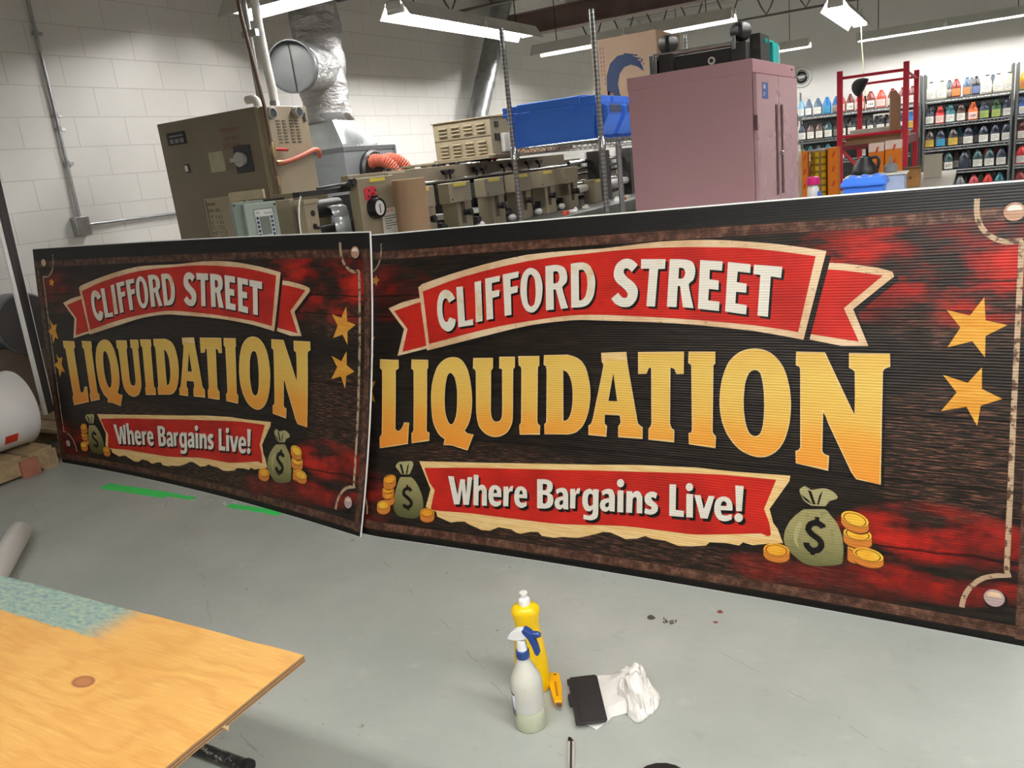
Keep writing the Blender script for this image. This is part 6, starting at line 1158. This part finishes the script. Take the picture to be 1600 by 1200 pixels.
b.add([(x, 0.2158 * -cos(a), 0.216 + 0.2158 * -sin(a)) for x in (-0.05, 0.02) for a in [R_(28 + 16 * i / n_) for i in range(n_ + 1)]], [(i, i + 1, n_ + 2 + i, n_ + 1 + i) for i in range(n_)])
o = b.build('red_sticker', mat('red_orange_sticker', (208, 58, 30), 0.5), t, True)
t = thing('vinyl_roll', 'white vinyl roll mostly cut off at the edge, before the stickered one', 'roll', (-4.80, 1.86, 0.129), R_(84), 'white vinyl rolls')
MB().lathe([(0.205, -0.2), (0.21, -0.19), (0.21, 0.19), (0.205, 0.2)], (0, 0, 0.212), 40, 'x').build('vinyl', vinyl, t, True)
for s in (-1, 1): MB().lathe([(0.05, s * 0.2), (0.05, s * 0.203)], (0, 0, 0.212), 24, 'x').build('core', kraft, t)
t = thing('grey_drum', 'big grey drum lying on its side against the block wall', 'drum', (-5.41, 3.0, 0.171), 0)
MB().lathe([(0.19, -0.09), (0.20, -0.08), (0.20, 0.08), (0.19, 0.09)], (0, 0, 0.545), 40, 'x').build('body', mat('drum_grey', (108, 112, 118), 0.4, 0.4), t, True)
MB().lathe([(0.188, 0.0905), (0.188, 0.094)], (0, 0, 0.545), 40, 'x').build('dark_end', mat('drum_dark', (58, 54, 54), 0.6), t)
MB().prism([(-0.21, 0), (0.21, 0), (0.21, 0.42), (0.15, 0.41), (0.0, 0.345), (-0.15, 0.41), (-0.21, 0.42)], (-0.06, 0, 0), UY, UZ, (0.12, 0, 0)).build('cradle', mat('brown_stand', (92, 78, 66), 0.7), t)
t = thing('round_cover', 'grey round lid lying flat at the pallet edge', 'lid', (-4.585, 2.10, 0.129))
MB().lathe([(0, 0), (0.082, 0), (0.085, 0.006), (0.08, 0.016), (0, 0.02)], (0, 0, 0), 28).build('disc', mat('lid_grey', (106, 104, 102), 0.5), t, True)
t = thing('wood_block', 'reddish wood block end against the pallet edge', 'wood block', (-4.488, 2.33, 0))
MB().box((0, -0.05, 0), (0.025, 0.05, 0.10)).build('block', mat('reddish_wood', (150, 96, 76), 0.8, var=0.15, sc=8), t, bevel=0.003)
t = thing('paper_tube', 'rolled white sheet lying on the floor below the pallet', 'roll', (-3.423, 1.60, 0), R_(138.5))
MB().lathe([(0.045, -0.42), (0.048, -0.41), (0.048, 0.36), (0.043, 0.37), (0.03, 0.365), (0.03, 0.28), (0, 0.28)], (-0.12, 0, 0.049), 24, 'x').build('rolled_sheet', vinyl, t, True)

# ---------------------------------------------------------------- plywood on a trestle
def ply_mat():
    m = bpy.data.materials.new('fir_plywood'); g = NT(m); c = g.coord(); o = g.xyz(c)
    kn = g.node('ShaderNodeVectorMath', (c, (0.31, 0.19, 0)), operation='SUBTRACT')
    k1 = g.xyz(kn); d2 = g.m('SQRT', g.m('ADD', g.m('POWER', g.m('MULTIPLY', k1[0], 1.0), 2.0), g.m('POWER', g.m('MULTIPLY', k1[1], 1.6), 2.0)))
    warp = g.m('ADD', g.m('MULTIPLY', o[1], 14.0), g.m('ADD', g.m('MULTIPLY', g.noise(g.scale(c, (1.2, 3.5, 1)), 2.0, 3), 7.0), g.m('DIVIDE', 0.22, g.m('ADD', d2, 0.05))))
    rg = g.m('FRACT', warp); ringv = g.step(g.m('ABSOLUTE', g.m('SUBTRACT', rg, 0.5)), 0.1, 0.5)
    fib = g.noise(g.scale(c, (5, 70, 1)), 3.0, 5, 0.6)
    a = g.mix(g.m('MULTIPLY', ringv, 0.5), lin((192, 146, 80)), lin((172, 120, 58)))
    a = g.mix(g.m('MULTIPLY', g.step(fib, 0.45, 0.7), 0.35), a, lin((212, 174, 112)))
    big = g.noise(c, 3.0, 4); a = g.mix(g.m('MULTIPLY', g.step(big, 0.4, 0.65), 0.3), a, lin((168, 117, 56)))
    a = g.mix(g.step(d2, 0.020, 0.015), a, lin((150, 98, 62))); a = g.mix(g.m('MULTIPLY', g.step(d2, 0.026, 0.021), g.step(d2, 0.013, 0.018)), a, lin((132, 84, 52)))
    # sea-green paint rubbed along the far edge
    edge = g.m('MULTIPLY', g.step(g.m('ADD', o[1], g.m('MULTIPLY', g.m('SUBTRACT', g.noise(c, 30.0, 3), 0.5), 0.02)), 0.282, 0.288), g.step(g.m('ADD', o[0], g.m('MULTIPLY', g.noise(g.scale(c, (4, 40, 1)), 4.0, 3), 0.12)), 0.30, 0.20))
    pn = g.noise(g.scale(c, (6, 14, 1)), 9.0, 5, 0.7)
    pc = g.mix(g.step(pn, 0.35, 0.55), lin((92, 116, 118)), lin((128, 146, 134))); pc = g.mix(g.m('MULTIPLY', g.step(pn, 0.56, 0.66), 0.6), pc, lin((178, 160, 112)))
    a = g.mix(edge, a, pc)
    side = g.m('GREATER_THAN', g.m('ABSOLUTE', g.xyz(g.node('ShaderNodeNewGeometry', out='Normal'))[2]), 0.5)
    plyl = g.m('FRACT', g.m('DIVIDE', g.m('ADD', o[2], 0.0005), 0.0052)); sc_ = g.mix(g.step(g.m('ADD', plyl, g.m('MULTIPLY', g.m('SUBTRACT', pn, 0.5), 0.5)), 0.45, 0.55), lin((150, 114, 76)), lin((96, 68, 44)))
    g.base(g.mix(side, sc_, a)); g.bsdf.inputs['Roughness'].default_value = 0.42; g.bump(fib, 0.12, 0.002)
    return m
pz = 0.607
t = thing('plywood_sheet', 'orange toned plywood sheet with a knot and sea green painted edge', 'plywood', (-1.57, 0.455, pz))
b = MB(); n = 40; xs = [-1.0 + (1.626) * i / n for i in range(n + 1)]
top = [(x, 0.38 + random.uniform(-0.0015, 0.0015)) for x in xs]; poly = [(-1.0, -0.35), (0.626, -0.35), (0.626, 0.0)] + [(0.626 + random.uniform(-0.001, 0.001), 0.05 * k) for k in range(1, 7)] + top[::-1]
b.prism(poly, (0, 0, 0), UX, UY, (0, 0, 0.013)).build('sheet', ply_mat(), t)
b = MB(); b.prism([(0, 0), (0.012, 0.002), (0.02, -0.006), (0.004, -0.004)], (0.622, 0.205, 0.002), UX, UY, (0, 0, 0.003)); b.build('splinter', pine, t)
t = thing('trestle', 'scuffed black steel trestle whose foot shows under the plywood', 'trestle', (-1.70, 0.5, 0))
def worn():
    m = bpy.data.materials.new('scuffed_black_steel'); g = NT(m); n = g.noise(g.scale(g.coord(), (6, 14, 6)), 7.0, 5, 0.75)
    g.base(g.mix(g.step(n, 0.52, 0.6), lin((30, 30, 31)), lin((156, 154, 150)))); g.bsdf.inputs['Roughness'].default_value = 0.4; return m
wm = worn()
for y in (1.088, -0.10):
    MB().tube([(-0.30, y - 0.5, 0.017), (0.19, y - 0.5, 0.017)], 0.016, 10).build('foot', wm, t, True)
    MB().tube([(0.19, y - 0.5, 0.017), (0.205, y - 0.5, 0.017)], 0.019, 10).build('foot_cap', black, t, True)
    MB().tube([(-0.05, y - 0.5, 0.02), (-0.05, 0.0, 0.56)], 0.014, 10).build('leg', wm, t, True)
MB().box((-0.35, -0.03, 0.556), (0.35, 0.03, 0.604)).build('top_bar', wm, t, bevel=0.004)

# ---------------------------------------------------------------- things on the floor
yel = mat('yellow_bottle_plastic', (238, 196, 12), 0.3, var=0.03)
t = thing('cleaner_bottle', 'yellow squeeze bottle with white push cap behind the spray bottle', 'bottle', (-0.985, 1.63, 0), R_(30))
MB().lathe([(0, 0), (0.042, 0), (0.046, 0.006), (0.046, 0.05), (0.044, 0.10), (0.038, 0.15), (0.033, 0.185), (0.032, 0.20), (0.036, 0.222), (0.039, 0.235), (0.038, 0.243), (0.030, 0.252), (0.016, 0.256), (0, 0.256)], (0, 0, 0), 32, sx=1.0, sy=0.78).build('body', yel, t, True, shade=60)
MB().lathe([(0.0155, 0.254), (0.0155, 0.270), (0.013, 0.274), (0.008, 0.276), (0.0075, 0.283), (0.0105, 0.285), (0.0105, 0.290), (0.0, 0.291)], (0, 0, 0), 24).build('push_cap', white, t, True)
b = MB()
for k, (dz, w_) in enumerate(((0.168, 0.012), (0.150, 0.016), (0.135, 0.010), (0.112, 0.014))): b.box((-0.030 + k * 0.001, -0.0335 - 0.002 * k, dz), (-0.018 + k * 0.001, -0.026, dz + 0.007))
b.prism([(0, 0), (0.016, 0.004), (0.012, 0.02), (-0.004, 0.016)], (-0.032, -0.034, 0.088), UX, UZ, (0, 0.008, 0))
b.build('label_lettering', mat('dark_green_print', (44, 58, 30), 0.6), t)
# spray bottle
clear = bpy.data.materials.new('frosted_bottle'); g = NT(clear)
n = g.noise(g.coord(), 30.0, 3); g.base(g.mix(n, lin((226, 226, 218)), lin((236, 236, 230)))); g.bsdf.inputs['Transmission Weight'].default_value = 0.35; g.bsdf.inputs['Roughness'].default_value = 0.4; g.bsdf.inputs['IOR'].default_value = 1.2; g.bsdf.inputs['Subsurface Weight'].default_value = 0.3; g.bsdf.inputs['Subsurface Radius'].default_value = (0.02, 0.02, 0.02)
liq = mat('pale_green_liquid', (198, 201, 174), 0.3, var=0.03)
spray_blue = mat('navy_blue_plastic', (24, 56, 122), 0.35, var=0.04)
t = thing('spray_bottle', 'translucent spray bottle with blue trigger, a little liquid inside', 'spray bottle', (-0.925, 1.495, 0), R_(10))
prof = [(0.0, 0), (0.036, 0), (0.0395, 0.004), (0.040, 0.055)]
MB().lathe(prof + [(0.0, 0.055)], (0, 0, 0), 32).build('liquid', liq, t, True, shade=50)
MB().lathe([(0.040, 0.0555), (0.040, 0.105), (0.0405, 0.125), (0.038, 0.140), (0.030, 0.158), (0.021, 0.176), (0.0155, 0.192), (0.014, 0.205), (0.0, 0.205)], (0, 0, 0), 32).build('body', clear, t, True, shade=60)
MB().lathe([(0.0165, 0.196), (0.0175, 0.199), (0.0165, 0.216), (0.014, 0.218)], (0, 0, 0), 24).build('collar', spray_blue, t, True)
tw = mat('clear_white_plastic', (226, 226, 226), 0.25, var=0.03)
MB().lathe([(0.0135, 0.216), (0.013, 0.235), (0.011, 0.245)], (0, 0, 0), 20).build('neck', tw, t, True)
MB().prism([(-0.034, 0.004), (-0.030, 0.014), (-0.020, 0.026), (-0.006, 0.032), (0.012, 0.034), (0.022, 0.030), (0.024, 0.018), (0.014, 0.008), (0.0, 0.004), (-0.018, 0.002)], (0, -0.009, 0.243), UX, UZ, (0, 0.018, 0)).build('head_shell', tw, t, bevel=0.004)
MB().lathe([(0.006, -0.012), (0.0065, 0.03)], (0, 0, 0.257), 14, 'x').build('pump_barrel', white, t, True)
MB().prism([(0.006, 0.030), (0.012, 0.037), (0.026, 0.030), (0.032, 0.022), (0.036, 0.010), (0.042, -0.014), (0.045, -0.032), (0.039, -0.036), (0.034, -0.030), (0.028, -0.008), (0.020, 0.010), (0.010, 0.022)], (0, -0.010, 0.243), UX, UZ, (0, 0.020, 0)).build('trigger', spray_blue, t, bevel=0.002)
MB().lathe([(0.007, 0.030), (0.0085, 0.034), (0.0085, 0.046), (0.006, 0.050), (0.006, 0.052), (0, 0.052)], (0, 0, 0.263), 16, 'x').build('nozzle', spray_blue, t, True)
lb = bpy.data.materials.new('printed_label'); g = NT(lb); o = g.xyz(g.coord()); g.base(g.mix(g.noise(g.coord(), 40.0, 3), lin((216, 216, 222)), lin((196, 198, 208)))); g.bsdf.inputs['Roughness'].default_value = 0.5
def wrap(z0, z1, a0, a1, r, m, nm, par, n=8):
    b = MB(); b.add([(r * cos(a0 + (a1 - a0) * i / n), r * sin(a0 + (a1 - a0) * i / n), z) for z in (z0, z1) for i in range(n + 1)], [(i, i + 1, n + 2 + i, n + 1 + i) for i in range(n)])
    o = b.build(nm, m, par, True); s = o.modifiers.new('thick', 'SOLIDIFY'); s.thickness = 0.0005; s.offset = -1; return o
la = wrap(0.045, 0.105, R_(190), R_(236), 0.0408, lb, 'label', t)
for z0, z1 in ((0.1035, 0.108), (0.058, 0.061), (0.052, 0.054), (0.045, 0.0475)): wrap(z0, z1, R_(190), R_(236), 0.0411, mat('navy_ink', (34, 38, 70), 0.5), 'label_stripe', la)
wrap(0.066, 0.098, R_(205), R_(222), 0.0411, mat('label_grey', (150, 152, 168), 0.5), 'label_block', la)
# yellow knife
t = thing('box_cutter', 'yellow handled utility knife lying between the bottles and black scraper', 'knife', (-0.915, 1.626, 0), math.atan2(1.575 - 1.70, -0.880 + 0.955))
MB().prism([(-0.075, -0.010), (-0.070, -0.016), (-0.02, -0.017), (0.05, -0.011), (0.052, 0.011), (-0.02, 0.016), (-0.066, 0.014), (-0.075, 0.008)], (0, 0, 0), UX, UY, (0, 0, 0.016)).build('handle', mat('amber_yellow_plastic', (240, 176, 20), 0.35), t, bevel=0.004)
MB().prism([(0.05, -0.008), (0.066, -0.008), (0.075, 0.002), (0.066, 0.008), (0.05, 0.008)], (0, 0, 0.002), UX, UY, (0, 0, 0.010)).build('metal_tip', chrome, t, bevel=0.002)
MB().box((-0.03, -0.003, 0.016), (0.03, 0.003, 0.0175)).build('groove', mat('dark_amber', (176, 116, 10), 0.4), t)
MB().lathe([(0.003, 0.0158), (0.003, 0.0166)], (-0.062, 0.003, 0), 10).build('hanging_hole', black, t)
# cloth
def cloth_m():
    m = bpy.data.materials.new('white_rag'); g = NT(m); n = g.noise(g.coord(), 40.0, 4)
    g.base(g.mix(n, lin((232, 230, 226)), lin((214, 210, 204)))); g.bsdf.inputs['Roughness'].default_value = 0.9; g.bump(g.noise(g.coord(), 55.0, 4), 0.5, 0.006); return m
from mathutils import noise as mn
rag = cloth_m()
def crumple(name_part, parent, fn, nx, ny):
    b = MB(); vs = [fn(i / nx, j / ny) for j in range(ny + 1) for i in range(nx + 1)]
    b.add(vs, [(j * (nx + 1) + i, j * (nx + 1) + i + 1, (j + 1) * (nx + 1) + i + 1, (j + 1) * (nx + 1) + i) for j in range(ny) for i in range(nx)])
    o = b.build(name_part, rag, parent, True, shade=180); s = o.modifiers.new('thick', 'SOLIDIFY'); s.thickness = 0.0015
    return o
t = thing('white_rag', 'crumpled white cotton rag half under the black scraper', 'rag', (-0.75, 1.69, 0), R_(28))
def f1(u, v):      # spread part lying under the scraper
    x = -0.135 + 0.175 * u; tip = max(0.0, 1 - abs(x + 0.087) / 0.05); y0 = -0.088 - 0.052 * tip; y = y0 + (0.082 - y0) * v
    q = Vector((x * 14, y * 9, 3.1)); edge = min(1.0, 5 * min(u, v, 1 - u, 1 - v) + 0.05); ris = max(0.0, (x + 0.045) / 0.08)
    z = 0.003 + edge * (0.006 * abs(mn.noise(q * 0.7)) + ris * (0.010 + 0.020 * abs(sin(26 * x - 6 * y + 2.5 * mn.noise(q * 0.6)))))
    return (x + 0.008 * mn.noise(q + Vector((5, 0, 0))), y + 0.012 * mn.noise(q + Vector((0, 7, 0))), z)
crumple('rag_sheet', t, f1, 48, 48)
def f2(u, v):      # bunched heap of folds
    a = 2 * pi * u; e = Vector((cos(a), sin(a), 0))
    Ro = 1 + 0.22 * mn.noise(e * 1.6 + Vector((4, 1, 0))) + 0.10 * mn.noise(e * 4.5 + Vector((2, 7, 0)))
    r = 1 - v; x = 0.052 * cos(a) * r * Ro; y = 0.104 * sin(a) * r * Ro
    wx = 0.016 * mn.noise(Vector((x * 26, y * 18, 1.7))); wy = 0.022 * mn.noise(Vector((x * 22, y * 20, 6.3)))
    p = Vector(((x + wx) * 34 + (y + wy) * 9, (y + wy) * 17 - (x + wx) * 7, 0.4))
    f = 1 - min(1.0, 2.6 * abs(mn.noise(p))); f2_ = 1 - min(1.0, 2.4 * abs(mn.noise(p * 2.3 + Vector((3, 9, 2)))))
    env = (1 - r ** 4) ** 0.6
    z = 0.0015 + env * (0.016 + 0.034 * f * (1 - 0.45 * r) + 0.010 * f2_)
    return (0.034 + x - wx * 0.4, -0.008 + y - wy * 0.3, z)
crumple('rag_heap', t, f2, 150, 60)
t = thing('black_scraper', 'flat black plastic scraper lying on the white rag', 'scraper', (-0.822, 1.616, 0.013), R_(31))
o = MB().prism([(x * 0.80, y * 1.27) for x, y in [(-0.050, -0.073), (-0.048, -0.075), (0.045, -0.075), (0.050, -0.070), (0.050, 0.068), (0.044, 0.074), (-0.042, 0.074), (-0.045, 0.070), (-0.053, 0.070), (-0.054, 0.052), (-0.050, 0.050), (-0.050, 0.022), (-0.058, 0.019), (-0.060, 0.012), (-0.060, -0.012), (-0.057, -0.018), (-0.050, -0.021)]], (0, 0, 0), UX, UY, (0, 0, 0.006)).build('blade', mat('black_scraper_plastic', (30, 30, 32), 0.55, bump=0.1), t, bevel=0.0015)
MB().box((-0.026, -0.085, 0.006), (-0.0235, 0.085, 0.0067)).build('ridge', black, t)
# snap-off knife and ribbed rubber disc at the lower frame edge
t = thing('snap_knife', 'silver snap blade knife with black end lying on the floor', 'knife', (-0.772, 1.405, 0), R_(114))
MB().box((-0.10, -0.009, 0.0), (0.068, 0.009, 0.008)).build('metal_body', mat('satin_silver', (196, 194, 188), 0.35, 0.35, var=0.04), t, bevel=0.002)
MB().prism([(0.068, -0.008), (0.084, 0.002), (0.084, 0.008), (0.068, 0.008)], (0, 0, 0.001), UX, UY, (0, 0, 0.005)).build('black_tip', black, t)
MB().box((-0.10, -0.0025, 0.008), (0.066, 0.0025, 0.0088)).build('slide_groove', blackish, t)
t = thing('rubber_wheel', 'black ribbed rubber wheel lying flat, only its rim showing', 'wheel', (-0.540, 1.388, 0), 0)
b = MB(); n = 72
b.rings([[(r * (1 + (0.012 if k % 4 < 2 else 0) * g_) * cos(2 * pi * k / n), r * (1 + (0.012 if k % 4 < 2 else 0) * g_) * sin(2 * pi * k / n), z) for k in range(n)] for r, z, g_ in ((0.066, 0, 0), (0.070, 0.006, 1), (0.070, 0.026, 1), (0.064, 0.033, 1), (0.046, 0.033, 0), (0.044, 0.026, 0), (0.01, 0.026, 0))]).build('tyre', black, t, True)
# green tape
green = mat('green_floor_tape', (62, 206, 98), 0.55, var=0.08, sc=18)
t = thing('floor_tape', 'worn strip of green tape on the floor before the smaller sign', 'tape', (-3.2, 2.345, 0))
def ragged(x0, x1, y0, y1, n, amp):
    a = [(x0 + (x1 - x0) * i / n, y0 + random.uniform(-amp, amp)) for i in range(n + 1)]; c = [(x0 + (x1 - x0) * i / n, y1 + random.uniform(-amp, amp)) for i in range(n + 1)]; return a + c[::-1]
b = MB(); b.prism(ragged(-0.66, -0.16, -0.035, 0.03, 10, 0.002), (0, 0, 0.0003), UX, UY, (0, 0, 0.0006)).build('strip', green, t)
b = MB(); b.prism(ragged(-0.16, 0.02, -0.012, 0.02, 10, 0.006), (0, 0, 0.0003), UX, UY, (0, 0, 0.0006)).build('strip', green, t)
b = MB(); b.prism(ragged(0.26, 0.60, -0.03, 0.012, 12, 0.007), (0, 0, 0.0003), UX, UY, (0, 0, 0.0006)); b.build('strip', green, t)
b = MB()
for k in range(40):
    x = random.uniform(-0.15, 0.35); y = random.uniform(-0.03, 0.025); s_ = random.uniform(0.003, 0.012)
    b.prism([(0, 0), (s_ * 1.8, s_ * 0.3), (s_ * 1.2, s_), (-s_ * 0.4, s_ * 0.7)], (x, y, 0.0003), UX, UY, (0, 0, 0.0005))
o = b.build('residue', mat('tape_residue', (196, 200, 186), 0.8), t); o['kind'] = 'stuff'
# paint drips
for i, (x, y, r, c, lb) in enumerate(((-0.80, 2.055, 0.016, (70, 66, 62), 'small dark paint spot on the floor before the large sign'), (-0.615, 2.15, 0.011, (120, 52, 42), 'rust red paint drip on the floor by the large sign edge'), (-0.612, 2.092, 0.008, (120, 52, 42), 'tiny rust red drip just below the other red drip'))):
    b = MB(); b.prism([(r * random.uniform(0.6, 1.1) * cos(2 * pi * k / 11), r * random.uniform(0.5, 1) * sin(2 * pi * k / 11)) for k in range(11)], (0, 0, 0), UX, UY, (0, 0, 0.0006))
    tag(b.build('paint_spot', mat('paint_spot_%d' % i, c, 0.6), None, loc=(x, y, 0.0002)), lb, 'paint spot')
b = MB()
for k in range(9): b.tube([(-0.02 + 0.02 * cos(k), 0.012 * sin(k * 2.3), 0.0015), (-0.02 + 0.02 * cos(k + 0.5), 0.012 * sin(k * 2.3 + 1), 0.0015)], 0.0022, 5)
tag(b.build('paint_squiggle', mat('dark_squiggle', (84, 76, 70), 0.6), None, loc=(-0.722, 2.05, 0.001)), 'dark dried squiggle of glue on the floor before the large sign', 'glue mark')
